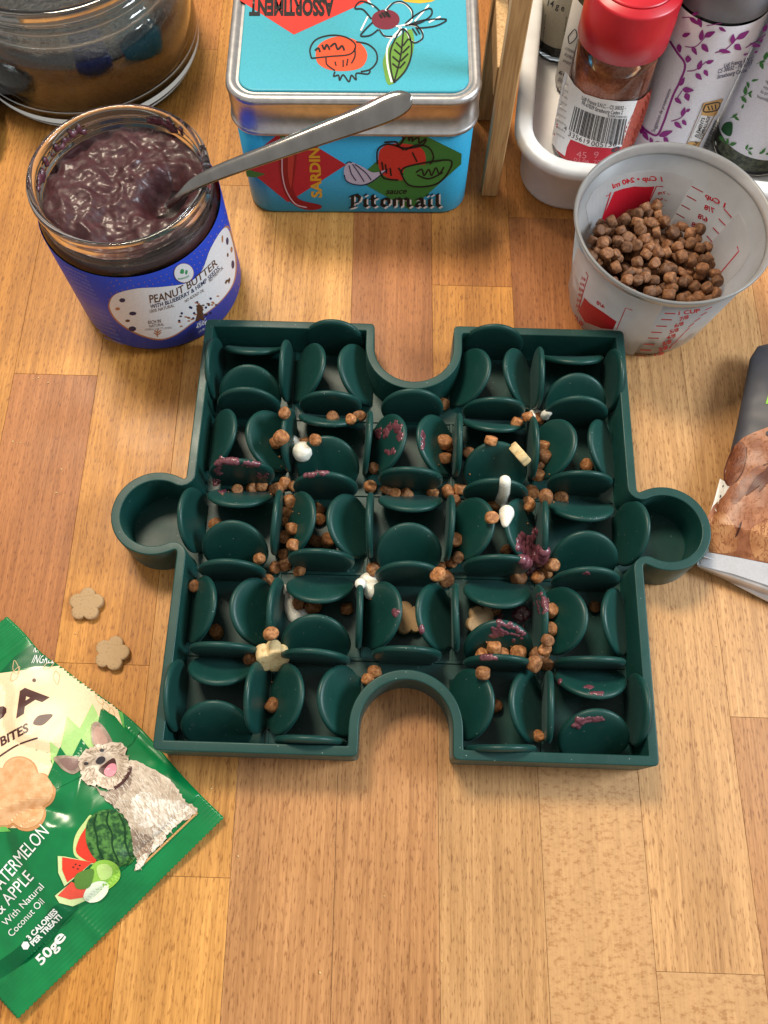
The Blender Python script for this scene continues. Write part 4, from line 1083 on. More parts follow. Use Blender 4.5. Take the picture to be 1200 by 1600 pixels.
LV = [(850, 148, 20, 36, 18), (835, 180, -80, 36, 20), (862, 240, -5, 26, 28), (890, 190, -60, 40, 18), (925, 165, 80, 45, 20), (940, 150, 25, 50, 22), (930, 180, -50, 42, 24), (915, 285, 70, 42, 20), (948, 258, 20, 34, 16), (905, 300, -45, 36, 20), (940, 285, -60, 30, 18), (1000, 205, -10, 50, 18), (1055, 180, 85, 42, 20), (1075, 160, 35, 60, 22), (1065, 182, -40, 34, 26), (820, 400, -40, 36, 18), (840, 350, 60, 40, 18), (850, 365, -5, 48, 22), (865, 380, -70, 34, 24), (818, 498, -40, 40, 18), (848, 475, 70, 40, 18), (866, 455, 30, 20, 12), (850, 490, -50, 28, 16), (680, 545, 60, 30, 18), (690, 535, -60, 44, 20), (755, 555, 20, 60, 22), (775, 560, -50, 30, 18), (740, 580, -20, 30, 14), (720, 560, -75, 40, 14), (880, 70, -40, 50, 18), (915, 75, -70, 40, 20), (890, 60, 15, 30, 12), (1000, 112, -30, 34, 14), (1125, 180, -10, 50, 18), (1180, 130, 60, 36, 16), (1165, 165, -10, 40, 16), (1100, 225, 20, 22, 8), (1145, 215, 20, 20, 8)]
poly('vine_leaf', [leaf(*q) for q in LV], qs, PUR, qs0, 3, zs, False, 0)
TXT = ink(srgb(58, 48, 84))
text('Lidl France S.N.C.', (1020, 276), (1142, 246), (4, -17), qs, TXT, qs0, 3, zs, 0.01); text('CS 30032 - FR 67039', (994, 300), (1142, 264), (4, -17), qs, TXT, qs0, 3, zs, 0.01); text('Strasbourg Cedex 2', (992, 322), (1125, 290), (4, -17), qs, TXT, qs0, 3, zs, 0.01)
text('Suggestion de presentation', (738, 540), (806, 366), (-14, -6), qs, TXT, qs0, 3, zs)
TANL = ink(srgb(206, 160, 98))
poly('label_tag', [(938, 420), (1018, 403), (990, 470), (968, 474), (928, 470)], qs, TANL, qs0, 3, zs, False, 5)
poly('label_tag', [(928, 470), (968, 474), (925, 578), (880, 572)], qs, LW, qs0, 3, zs, False, 5)
poly('label_tag', [(880, 578), (925, 580), (912, 606), (866, 592)], qs, TANL, qs0, 3, zs, False, 5)
strokes('label_tag_edge', [[(938, 420), (866, 592)], [(1018, 403), (912, 606)]], 3, qs, ink(srgb(150, 118, 80)), qs0, 4, zs)
strokes('printed_can', [[(945, 428), (1000, 418), (994, 448), (940, 456), (945, 428)], [(955, 432), (962, 450)], [(970, 430), (975, 448)], [(985, 426), (988, 446)]], 5, qs, BLACK, qs0, 4, zs)
text('\u00c9L\u00c9MENTS', (916, 562), (944, 482), (-13, -4), qs, DARK, qs0, 4, zs, 0.02); text("D'EMBALLAGE", (930, 568), (966, 476), (-12, -4), qs, DARK, qs0, 4, zs, 0.02)
text('BLE', (902, 602), (915, 580), (-10, -4), qs, DARK, qs0, 4, zs, 0.02)
barcode((1004, 500), (955, 612), (985, 488), (935, 600), 30, qs, qs0, 3, zs)

GXX, GYY, GR = 0.2212, 0.2800, 0.0272
grn, gcap = spice_jar('spice_jar', 'clear jar of dried herbs with a white green-leaf label at the right border', GXX, GYY, GR, 0.098, M_THIN, M_HERB, 0.08, M_GREYP, 0.034, 0.0275)
gs0 = lathe('label', [(GR + 0.0002, 0.0205), (GR + 0.0003, 0.0207), (GR + 0.0003, 0.0945), (GR + 0.0002, 0.0947)], GXX, GYY, M_WLAB, grn, 128)
gs = ConeS(GXX, GYY, 0, GR + 0.0003, 1, GR + 0.0003); zg = Z(1100, 0, 5.0)
GLF = ink(srgb(66, 128, 62)); GLD = ink(srgb(40, 88, 52))
strokes('vine', [[(410, 500), (450, 480), (500, 440)], [(280, 760), (320, 745), (370, 710)], [(330, 640), (350, 690)], [(205, 920), (260, 915)], [(170, 1080), (200, 1130)], [(320, 1160), (350, 1180)]], 5, gs, GLF, gs0, 2, zg)
poly('vine_leaf', [leaf(*q) for q in [(470, 470, 70, 70, 30), (440, 485, -70, 60, 30), (430, 490, 15, 50, 20), (490, 440, 40, 40, 20), (320, 740, 85, 70, 30), (295, 755, -55, 60, 30), (345, 735, 35, 40, 18), (350, 730, -60, 40, 16), (340, 640, -80, 50, 22), (370, 632, 10, 55, 18), (295, 850, 70, 40, 16), (220, 915, 30, 50, 20), (240, 920, -30, 40, 18), (120, 1060, -50, 60, 30), (175, 1130, 75, 50, 24), (200, 1130, 10, 55, 28), (325, 1165, 60, 40, 20), (345, 1165, 10, 40, 16), (345, 1185, -40, 40, 18), (430, 1200, 20, 50, 18), (450, 1195, 50, 50, 18), (480, 1205, 10, 40, 16)]], gs, GLF, gs0, 3, zg, False, 0)
poly('printed_leaf', [(135, 1010), (165, 960), (215, 955), (222, 1000), (210, 1060), (170, 1055)], gs, GLD, gs0, 3, zg, True, 4)
for s_, x, y in (('qualite', 480, 645), ('vos plats', 462, 690), ('du produit', 440, 725), ('humidite', 415, 765)):
    text(s_, (x, y), (x + 110, y + 42), (4, -28), gs, ink(srgb(70, 72, 84)), gs0, 3, zg)
# two jars farther back
MXX, MYY, MR = 0.1125, 0.3325, 0.0190
mid, _c = spice_jar('spice_jar', 'spice jar with a white text label squeezed behind the paprika jar', MXX, MYY, MR, 0.088, M_THIN, M_HERB, 0.075, M_GREYP, 0.03, 0.0190)
ms0 = lathe('label', [(MR + 0.0002, 0.006), (MR + 0.0003, 0.0062), (MR + 0.0003, 0.070), (MR + 0.0002, 0.0702)], MXX, MYY, ink(srgb(212, 210, 204)), mid, 96)
ms = ConeS(MXX, MYY, 0, MR + 0.0003, 1, MR + 0.0003)
for s_, x, y in (('60g', 345, 300), ('01/2021', 342, 330), ('L3310', 338, 372), ('a consommer', 372, 200), ('de preference', 368, 225), ('avant le', 362, 250)):
    text(s_, (x, y), (x + 46, y + 26), (7, -15), ms, DARK, ms0, 2, zs)
strokes('printed_can', [[(385, 150), (412, 120), (420, 150), (392, 178), (385, 150)]], 4, ms, DARK, ms0, 2, zs)
DXX, DYY, DR = 0.0985, 0.3685, 0.0190
drk, _c = spice_jar('spice_jar', 'dark glass spice jar with a barcode label in the back left bin corner', DXX, DYY, DR, 0.088, M_THIN, speckled('dark_spice', (0.02, 0.018, 0.012), (0.05, 0.045, 0.03), 300, 0.8), 0.075, M_GREYP, 0.03, 0.0190)
ds0 = lathe('label', [(DR + 0.0002, 0.016), (DR + 0.0003, 0.0162), (DR + 0.0003, 0.062), (DR + 0.0002, 0.0622)], DXX, DYY, ink(srgb(188, 180, 160)), drk, 96)
ds = ConeS(DXX, DYY, 0, DR + 0.0003, 1, DR + 0.0003)
text('14 g e', (300, 22), (368, 48), (6, -26), ds, DARK, ds0, 2, zs, 0.01)
barcode((292, 60), (268, 285), (380, 70), (355, 295), 60, ds, ds0, 2, zs)

# ------------------------------------------------------------------ measuring cup
CX, CY = 0.1385, 0.1620; CH = 0.0695; RB, RT = 0.0425, 0.0525
cup = thing('measuring_cup', 'translucent white plastic measuring cup with red markings half full of kibble', 'measuring cup', (CX, CY, 0))
M_CUP = frosted_mat('frosted_plastic', 0.16, (0.98, 0.98, 0.99)); M_CUPRIM = frosted_mat('frosted_rim', 0.20, (0.84, 0.85, 0.84))
rr = lambda z: RB + (RT - RB) * z / CH
lathe('cup_wall', [(0, 0.0008), (RB - 0.004, 0.0008), (RB - 0.001, 0.0016), (rr(0.004), 0.004), (rr(0.064), 0.064), (rr(0.064) - 0.0007, 0.064), (rr(0.004) - 0.0008, 0.005), (RB - 0.004, 0.0022), (0, 0.0022)], CX, CY, M_CUP, cup, 128)
lathe('rim', [(rr(0.064) - 0.0008, 0.0640), (rr(0.064) + 0.0006, 0.0640), (rr(0.064) + 0.0010, 0.0668), (RT + 0.0012, 0.0680), (RT + 0.0019, 0.0688), (RT + 0.0017, 0.0697), (RT + 0.0010, 0.0701), (RT + 0.0001, 0.0697), (RT - 0.0006, 0.0684), (rr(0.064) - 0.0008, 0.0640)], CX, CY, M_CUPRIM, cup, 128)
zc_ = Z(860, 200, 3.529)
ci = ConeS(CX, CY, 0, RB - 0.0009, CH, RT - 0.0009, True); co_ = ConeS(CX, CY, 0, RB + 0.0001, CH, RT + 0.0001)
CW = frosted_mat('white_print', 0.30, (0.99, 0.99, 1.0), 0.40); CR = ink(srgb(206, 34, 50), 0.4)
poly('white_panel', [(196, 430), (235, 350), (320, 285), (420, 250), (540, 232), (660, 240), (790, 292), (672, 500), (600, 640), (300, 640), (215, 560)], ci, CW, cup, 1, zc_, False, 6)
poly('white_panel', [(1036, 455), (1075, 530), (1100, 610), (1098, 690), (1050, 780), (960, 870), (880, 925), (800, 935), (815, 715)], ci, CW, cup, 1, zc_, False, 6)
text('1 Cup \u2022 240 ml', (345, 335), (620, 296), (-6, -26), ci, CR, cup, 2, zc_, 0.035, mirror=True, bend=0.75)
poly('red_fill', [(352, 352), (400, 335), (462, 322), (520, 325), (575, 322), (545, 400), (505, 480), (400, 540), (285, 505), (318, 430)], ci, CR, cup, 2, zc_, False, 6)
strokes('marking', [[(285, 510), (330, 368), (308, 376)], [(335, 355), (325, 372)], [(515, 470), (585, 322), (622, 324)]], 6, ci, CR, cup, 3, zc_, smooth=False)
for i, (x, y) in enumerate([(590, 362), (575, 396), (557, 426), (545, 456)]):
    text('%d/8' % (7 - i), (x, y + 6), (x + 44, y + 2), (3, -14), ci, CR, cup, 2, zc_, 0.03, mirror=True)
    strokes('marking', [[(x + 52, y), (x + 68, y + 6)]], 3, ci, CR, cup, 2, zc_)
text('1 Cup', (850, 380), (960, 440), (8, -24), ci, CR, cup, 1, zc_, 0.04, mirror=True)
for i, (x, y) in enumerate([(845, 445), (810, 495), (775, 540), (755, 585)]):
    text('%d/8' % (7 - i), (x, y), (x + 54, y + 24), (7, -24), ci, CR, cup, 1, zc_, 0.035, mirror=True)
strokes('marking', [[(780, 322), (842, 355)], [(752, 374), (804, 402)], [(722, 424), (770, 450)], [(694, 472), (740, 497)], [(958, 446), (1000, 494)], [(928, 500), (965, 538)], [(895, 548), (930, 584)], [(862, 594), (892, 628)], [(828, 636), (858, 670)]], 6, ci, CR, cup, 1, zc_)
strokes('marking', [[(870, 880), (1038, 680), (1030, 652)]], 6, ci, CR, cup, 2, zc_, smooth=False)
poly('red_fill', [(862, 862), (905, 845), (912, 895), (885, 920), (862, 918)], ci, CR, cup, 2, zc_, False, 6)
# outside of the front wall
poly('white_panel', [(150, 655), (250, 770), (400, 875), (520, 935), (622, 985), (438, 1282), (300, 1240), (190, 1175), (110, 1090), (82, 960), (110, 800)], co_, CW, cup, 1, zc_, False, 6)
poly('red_fill', [(188, 935), (215, 965), (290, 1015), (365, 1068), (345, 1112), (280, 1105), (190, 1070), (155, 1012)], co_, CR, cup, 2, zc_, False, 6)
for ln in ([(150, 1010), (208, 815), (196, 795)], [(365, 1110), (415, 992), (452, 1005)]): strokes('marking', [ln], 5, co_, CR, cup, 2, zc_, smooth=False)
text('4/8', (252, 968), (298, 1000), (5, -18), co_, CR, cup, 2, zc_, 0.03, mirror=True)
text('CUP', (118, 1050), (178, 1105), (6, -28), co_, CR, cup, 2, zc_, 0.03)
for i in range(6): text('%d/8' % (7 - i), (168 - i * 6, 832 + i * 30), (192 - i * 6, 846 + i * 30), (3, -14), co_, CR, cup, 2, zc_, 0.035)
tk = [(630, 1022), (610, 1056), (582, 1092), (555, 1126), (538, 1158), (515, 1192), (495, 1224), (472, 1258)]
strokes('marking', [[(x, y), (x + 60, y + 2)] for x, y in tk], 6, co_, CR, cup, 1, zc_)
for i, (x, y) in enumerate(tk):
    text('1 CUP' if i == 0 else '%d/8' % (8 - i), (x + (75 if i == 0 else 100), y + 10), (x + (195 if i == 0 else 152), y - 6), (2, -20), co_, CR, cup, 1, zc_, 0.035)
strokes('marking', [[(x + 225 - i * 6, y - 18 - i * 3), (x + 262 - i * 8, y - 36 - i * 5)] for i, (x, y) in enumerate(tk)], 4, co_, CR, cup, 1, zc_)
# kibble in the cup: dropped one by one
rnd = random.Random(5); pile = []
tries = 0
while len(pile) < 420 and tries < 14000:
    tries += 1
    a = rnd.uniform(0, 6.28); d = math.sqrt(rnd.random())
    R_in = RB - 0.0052
    x, y = CX + R_in * 1.06 * d * math.cos(a), CY + R_in * 1.06 * d * math.sin(a)
    z = 0.0052
    for (qx, qy, qz) in pile:
        dd_ = (x - qx) ** 2 + (y - qy) ** 2
        if dd_ < 0.0056 ** 2: z = max(z, qz + math.sqrt(0.0056 ** 2 - dd_))
    lim = 0.036 + 0.11 * (-(x - CX) * 0.9 + (y - CY) * 0.5)
    if z > lim or math.hypot(x - CX, y - CY) > rr(z) - 0.0044: continue
    pile.append((x, y, z))
pile.sort(key=lambda q: -q[2])
heap = bmesh.new()
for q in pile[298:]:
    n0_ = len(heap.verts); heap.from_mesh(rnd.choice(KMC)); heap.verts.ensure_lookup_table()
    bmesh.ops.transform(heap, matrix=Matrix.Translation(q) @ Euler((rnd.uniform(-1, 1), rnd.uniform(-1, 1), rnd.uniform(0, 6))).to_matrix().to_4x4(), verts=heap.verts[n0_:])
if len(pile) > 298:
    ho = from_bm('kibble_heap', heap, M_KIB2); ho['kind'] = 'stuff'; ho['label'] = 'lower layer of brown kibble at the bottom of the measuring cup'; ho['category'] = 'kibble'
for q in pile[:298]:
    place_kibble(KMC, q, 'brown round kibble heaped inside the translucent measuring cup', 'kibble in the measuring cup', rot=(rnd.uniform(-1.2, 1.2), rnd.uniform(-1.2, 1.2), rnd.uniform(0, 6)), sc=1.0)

# ------------------------------------------------------------------ green treat bag
B0 = at(350, 1277, 0.003); B1 = at(12, 964, 0.003); B2 = at(29, 1590, 0.003)
B0.z = B1.z = B2.z = 0
BV = (B1 - B0); BL = BV.length; BV.normalize(); BU = (B2 - B0); BW = BU.length; BU.normalize()
def bag_st(x, y):
    d = Vector((x - B0.x, y - B0.y, 0)); det = BU.x * BV.y - BU.y * BV.x
    return (d.x * BV.y - d.y * BV.x) / det, (BU.x * d.y - BU.y * d.x) / det
SEAL = 0.0165
def bag_z(x, y):
    s_, t = bag_st(x, y)
    u = min(max(s_ / BW, 0), 1); v = min(max((t - SEAL) / (BL - 2 * SEAL), 0), 1)
    f = (math.sin(PI * u) ** 0.75) * (math.sin(PI * v) ** 0.55) if 0 < v < 1 else 0
    z = 0.0032 + 0.0155 * f
    p = Vector((s_, t, 0))
    amp = 0.0012 * min(1, 6 * min(u, 1 - u) + 0.25) * (0.4 + f)
    z += amp * noise.noise(p * 55) + 0.0006 * (0.3 + f) * noise.noise(Vector((s_ * 60, t * 130, 5)))
    z += 0.0010 * math.exp(-abs(s_ - 0.075 - 0.25 * max(t - SEAL, 0)) / 0.0035) * math.exp(-max(t - SEAL, 0) / 0.02)
    z -= 0.0030 * f * max(0.0, 0.25 - abs(noise.noise(Vector((s_ * 34 + t * 9, t * 26 - s_ * 8, 11))))) / 0.25
    # pleats running out of the seals
    if 0 < v < 1:
        z += 0.0011 * math.sin(s_ * 330 + 2 * noise.noise(Vector((s_ * 40, 0, 0)))) * math.exp(-v * 14)
    if t < SEAL: z += 0.00028 * math.sin(2 * PI * t / 0.00205) + 0.0016 * math.sin(s_ * 55 + 0.8) * (1 - t / SEAL)
    if t > BL - SEAL: z += 0.00028 * math.sin(2 * PI * t / 0.00205) + 0.0010 * math.sin(s_ * 70)
    return max(z, 0.0014)
bag = thing('treat_bag', 'glossy green dog treat bag with a terrier and watermelon printed on it', 'treat bag', B0 + BU * BW / 2 + BV * BL / 2)
NS_, NT_ = 110, 300; V, F = [], []
def bag_edge(w):
    return -0.0042 * math.exp(-((w - 0.42) / 0.20) ** 2) + 0.0016 * math.exp(-((w - 0.82) / 0.07) ** 2)
def bag_xy(i, j):
    u = i / NS_; t = BL * j / NT_
    s_ = BW * u + bag_edge(j / NT_) * (1 - 2 * u)
    if j == 0: t -= 0.0007 if i % 2 else 0
    if j == NT_: t += 0.0007 if i % 2 else 0
    return B0 + BU * s_ + BV * t
def bag_ok(p):
    s_, t = bag_st(p.x, p.y); w = t / BL
    return 0.004 < w < 0.996 and s_ > bag_edge(w) + 0.0004
for j in range(NT_ + 1):
    for i in range(NS_ + 1):
        p = bag_xy(i, j); V.append((p.x, p.y, bag_z(p.x, p.y)))
top_n = len(V)
for j in range(NT_ + 1):
    for i in range(NS_ + 1):
        x, y, z = V[j * (NS_ + 1) + i]; e = min(i, NS_ - i, j, NT_ - j)
        V.append((x, y, max(0.0006, z - 0.0004 - (0.004 if e > 3 else 0.0010 * e))))
for j in range(NT_):
    for i in range(NS_):
        a = j * (NS_ + 1) + i; q = (a, a + 1, a + NS_ + 2, a + NS_ + 1)
        F.append(q[::-1]); F.append(tuple(top_n + k for k in q))
bd = [i for i in range(NS_ + 1)] + [j * (NS_ + 1) + NS_ for j in range(1, NT_ + 1)] + [NT_ * (NS_ + 1) + i for i in range(NS_ - 1, -1, -1)] + [j * (NS_ + 1) for j in range(NT_ - 1, 0, -1)]
for a, b in zip(bd, bd[1:] + bd[:1]): F.append((a, b, top_n + b, top_n + a))
GB = speckled('green_film', srgb(4, 104, 54), srgb(8, 124, 66), 40, 0.22)
film = mesh('film', V, F, GB, bag)
bs = HeightS(bag_z, bag_ok); zb = Z(0, 900, 2.286)
fl = lambda c: ink(c, 0.33)
CRM = fl(srgb(238, 210, 172)); CRM2 = fl(srgb(206, 176, 132)); BRN = fl(srgb(74, 44, 40)); LG1 = fl(srgb(170, 208, 128)); LG2 = fl(srgb(98, 176, 86)); DG = fl(srgb(6, 92, 52)); WHT = fl((0.82, 0.83, 0.80)); PNK = fl(srgb(226, 140, 150))
poly('cream_panel', [(-40, 352), (215, 320), (258, 352), (292, 362), (340, 385), (388, 425), (425, 470), (442, 500), (440, 540), (405, 500), (365, 470), (345, 540), (310, 610), (255, 640), (200, 620), (180, 660), (210, 720), (190, 760), (150, 860), (60, 900), (-40, 900)], bs, CRM, film, 1, zb, False, 5)
poly('printed_leaf', [[(196, 720), (180, 640), (178, 590), (215, 620), (240, 500), (285, 545), (330, 455), (372, 540), (365, 480), (420, 545), (440, 580), (380, 620), (300, 660), (240, 700)]], bs, LG1, film, 2, zb, False, 5)
poly('printed_leaf', [[(200, 760), (170, 720), (215, 610), (250, 660), (290, 580), (330, 630), (360, 475), (410, 500), (445, 545), (438, 470), (475, 520), (500, 555), (470, 600), (380, 660), (280, 720)]], bs, GB, film, 3, zb, False, 5)
poly('printed_leaf', [[(418, 470), (440, 545), (480, 545), (450, 500)], [(-10, 870), (40, 912), (-10, 915)]], bs, LG2, film, 2, zb, False, 5)
for q in [(40, 375, 60, 60, 22), (60, 350, 100, 50, 20), (155, 330, 30, 46, 18), (200, 340, -85, 48, 22), (290, 375, 10, 46, 18), (330, 395, 20, 44, 18), (345, 420, -60, 46, 20), (370, 450, -70, 52, 22), (395, 470, -80, 44, 18)]:
    strokes('leaf_outline', [leaf(*q)], 2.2, bs, CRM2, film, 2, zb, closed=True, smooth=False)
poly('dark_band', [(0, 345), (50, 290), (120, 240), (170, 270), (215, 318), (120, 322)], bs, DG, film, 1, zb, False, 5)
text('INGREDIENTS', (112, 311), (262, 312), (10, -30), bs, WHT, film, 2, zb, shear=0.15); text('NATURAL', (118, 272), (182, 278), (8, -22), bs, WHT, film, 2, zb)
text('P', (-40, 572), (46, 515), (-34, -62), bs, BRN, film, 2, zb, 0.035); text('A', (56, 506), (176, 430), (-34, -62), bs, BRN, film, 2, zb, 0.035)
poly('letter_dot', circ(122, 372, 7, 7, 10), bs, BRN, film, 2, zb)
text('BITES', (4, 608), (106, 552), (-9, -28), bs, BRN, film, 2, zb, 0.03, shear=0.15)
poly('printed_leaf', leaf(118, 528, 25, 78, 34), bs, BRN, film, 2, zb, False, 5)
strokes('swoosh', [[(-10, 650), (60, 605), (135, 578)]], 6, bs, BRN, film, 2, zb)
# biscuit picture
def flower2(cx, cy, r, rot):
    return [(cx + r * (0.76 + 0.26 * abs(math.cos(2.5 * a + rot)) ** 0.6) * math.cos(a), cy + r * (0.76 + 0.26 * abs(math.cos(2.5 * a + rot)) ** 0.6) * math.sin(a)) for a in [2 * PI * i / 70 for i in range(70)]]
poly('printed_biscuit', flower2(62, 782, 136, 0.5), bs, fl(srgb(196, 142, 92)), film, 2, zb, False, 5)
poly('printed_biscuit', flower2(60, 778, 128, 0.5), bs, speckled('printed_biscuit_face', srgb(202, 148, 98), srgb(222, 176, 130), 260, 0.35), film, 3, zb, False, 5)
# lettering
text('WATERMELON', (-28, 1160), (176, 918), (-34, -34), bs, WHT, film, 2, zb, 0.0)
text('& APPLE', (2, 1212), (122, 1078), (-32, -30), bs, WHT, film, 2, zb, 0.0)
text('With Natural', (22, 1252), (158, 1112), (-18, -17), bs, WHT, film, 2, zb); text('Coconut Oil', (42, 1290), (160, 1166), (-18, -17), bs, WHT, film, 2, zb)
poly('dark_band', [(-10, 1385), (60, 1330), (130, 1255), (200, 1175), (280, 1178), (230, 1240), (170, 1320), (110, 1370), (60, 1400), (-10, 1440)], bs, DG, film, 1, zb, True, 5)
text('3 CALORIES', (106, 1302), (207, 1200), (-14, -13), bs, WHT, film, 2, zb, 0.035); text('PER TREAT!', (120, 1322), (222, 1220), (-14, -13), bs, WHT, film, 2, zb, 0.035)
poly('printed_flower', circ(91, 1320, 15, 16, 6), bs, WHT, film, 2, zb); text('50g', (147, 1392), (212, 1322), (-24, -25), bs, WHT, film, 2, zb, 0.025); text('e', (208, 1322), (238, 1290), (-30, -30), bs, WHT, film, 2, zb, 0.02)
# watermelon and apple
poly('printed_melon', [(262, 985), (268, 930), (300, 880), (330, 860), (345, 1000), (330, 1030), (280, 1010)], bs, fl(srgb(196, 214, 140)), film, 2, zb, True, 5)
poly('printed_melon', [(274, 990), (282, 940), (310, 895), (335, 880), (345, 1000), (330, 1025)], bs, fl(srgb(214, 62, 44)), film, 3, zb, True, 5)
poly('printed_melon', [(312, 880), (350, 842), (410, 836), (455, 880), (475, 950), (486, 1000), (455, 1035), (400, 1035), (340, 1010), (308, 950)], bs, speckled('melon_rind', srgb(26, 70, 34), srgb(78, 128, 58), 420, 0.33, 0.42, 0.60, aniso=(1, 1, 1)), film, 4, zb, True, 5)
strokes('melon_stripe', [[(345, 850), (336, 890), (346, 930), (350, 970), (368, 1012)], [(388, 840), (382, 880), (400, 920), (402, 970), (424, 1022)], [(425, 850), (446, 900), (448, 950), (466, 1005)]], 6, bs, fl(srgb(24, 62, 32)), film, 5, zb)
poly('printed_melon', [(206, 1000), (232, 1002), (330, 1022), (290, 1060), (230, 1108), (208, 1060)], bs, fl(srgb(206, 222, 160)), film, 4, zb, False, 5)
poly('printed_melon', [(222, 1004), (330, 1022), (280, 1065), (240, 1094), (222, 1050)], bs, fl(srgb(222, 66, 48)), film, 5, zb, False, 5)
poly('melon_seed', [circ(262, 1040, 4, 3, 6), circ(278, 1046, 4, 3, 6), circ(270, 1030, 4, 3, 6), circ(285, 1034, 4, 3, 6)], bs, BRN, film, 6, zb)
poly('printed_melon', [(196, 1142), (250, 1098), (300, 1120), (305, 1160), (260, 1180), (212, 1168)], bs, fl(srgb(206, 222, 160)), film, 4, zb, False, 5)
poly('printed_melon', [(206, 1142), (255, 1092), (310, 1118), (300, 1148), (250, 1156)], bs, fl(srgb(222, 84, 66)), film, 5, zb, False, 5)
poly('printed_apple', [(318, 1050), (345, 1020), (385, 1015), (420, 1035), (430, 1070), (412, 1100), (370, 1125), (320, 1110), (305, 1080)], bs, fl(srgb(146, 196, 78)), film, 5, zb, True, 5)
poly('printed_apple', [(345, 1040), (375, 1028), (400, 1045), (395, 1075), (360, 1085)], bs, fl(srgb(190, 220, 130)), film, 6, zb, True, 5)
poly('printed_apple', [(298, 1145), (318, 1105), (355, 1090), (385, 1098), (384, 1130), (355, 1160), (318, 1166)], bs, fl(srgb(224, 232, 208)), film, 6, zb, True, 5)
poly('printed_leaf', leaf(272, 1115, 48, 92, 62), bs, fl(srgb(88, 128, 56)), film, 7, zb, False, 5)
# dog picture
FUR = speckled('printed_fur', srgb(176, 156, 134), srgb(214, 198, 178), 200, 0.36, 0.36, 0.64); FURD = speckled('printed_fur_dark', srgb(120, 100, 86), srgb(160, 138, 120), 300, 0.36, 0.35, 0.65); FURW = speckled('printed_fur_white', srgb(208, 196, 180), srgb(228, 220, 208), 200, 0.36, 0.3, 0.6)
def jag(pts, amp, seed):
    r_ = random.Random(seed); c = catmull(pts, True, 7)
    return [(x + r_.uniform(-amp, amp), y + r_.uniform(-amp, amp)) for x, y in c]
poly('printed_dog', jag([(400, 770), (440, 725), (462, 660), (530, 682), (600, 722), (640, 768), (662, 805), (705, 832), (690, 855), (640, 885), (590, 932), (565, 965), (530, 1000), (500, 1040), (482, 1052), (488, 1012), (474, 975), (468, 905), (435, 850), (395, 812), (360, 775)], 4, 1), bs, FUR, film, 5, zb, False, 5)
poly('printed_dog', jag([(470, 800), (520, 770), (580, 800), (630, 800), (690, 835), (640, 880), (590, 925), (560, 890), (520, 900), (480, 870)], 4, 2), bs, FURW, film, 6, zb, False, 5)
poly('printed_dog', jag([(470, 905), (500, 915), (545, 940), (550, 970), (510, 1000), (490, 1000), (476, 960)], 3, 3), bs, FURD, film, 6, zb, False, 5)
poly('printed_dog', jag([(545, 900), (595, 930), (560, 970), (540, 985), (550, 940)], 3, 4), bs, FURW, film, 7, zb, False, 5)
poly('printed_dog', jag([(480, 1050), (500, 1005), (525, 990), (525, 1010), (505, 1040)], 2, 5), bs, FURW, film, 7, zb, False, 5)
poly('printed_dog', jag([(330, 740), (380, 770), (435, 735), (462, 690), (470, 740), (420, 800), (400, 815), (362, 778)], 4, 6), bs, FURD, film, 6, zb, False, 5)
poly('dog_ear', [(332, 600), (326, 560), (330, 528), (350, 521), (376, 545), (402, 592), (392, 608), (355, 612)], bs, FURD, film, 6, zb, True, 5)
poly('dog_ear', [(338, 595), (334, 555), (348, 535), (370, 560), (385, 595), (360, 602)], bs, fl(srgb(176, 140, 124)), film, 7, zb, True, 5)
poly('dog_ear', [(192, 650), (225, 641), (285, 648), (305, 672), (268, 706), (238, 700), (212, 680)], bs, FURD, film, 6, zb, True, 5)
poly('dog_ear', [(212, 656), (250, 650), (285, 660), (265, 690), (240, 690)], bs, fl(srgb(128, 100, 92)), film, 7, zb, True, 5)
poly('printed_dog', jag([(285, 650), (325, 612), (375, 600), (438, 598), (452, 640), (458, 690), (440, 728), (400, 765), (350, 748), (308, 742), (288, 700)], 5, 7), bs, FUR, film, 8, zb, False, 5)
poly('printed_dog', jag([(338, 648), (372, 630), (402, 645), (412, 690), (390, 722), (350, 716), (328, 684)], 4, 8), bs, speckled('printed_muzzle', srgb(160, 142, 124), srgb(198, 182, 164), 400, 0.36), film, 9, zb, False, 5)
poly('dog_mouth', [(352, 692), (372, 672), (405, 650), (415, 672), (412, 708), (385, 716), (365, 706)], bs, BRN, film, 10, zb, True, 5)
poly('dog_tongue', [(372, 696), (392, 672), (412, 672), (416, 695), (402, 714), (380, 714)], bs, PNK, film, 11, zb, True, 5)
poly('dog_nose', [(343, 660), (355, 646), (372, 646), (376, 658), (362, 671), (346, 670)], bs, DARK, film, 11, zb, True, 5)
for ex, ey in ((364, 622), (308, 670)): poly('dog_eye', circ(ex, ey, 9, 6, 10), bs, DARK, film, 11, zb, False, 5)
rf = random.Random(9)
DOG_BODY = [(440, 725), (462, 660), (530, 682), (600, 722), (640, 768), (662, 805), (705, 832), (690, 855), (640, 885), (590, 932), (545, 985), (500, 1035), (488, 1012), (474, 975), (468, 905), (435, 850), (395, 812), (370, 780)]
DOG_HEAD = [(292, 655), (325, 615), (375, 604), (434, 602), (450, 640), (455, 690), (436, 724), (400, 760), (352, 744), (310, 736), (292, 700)]
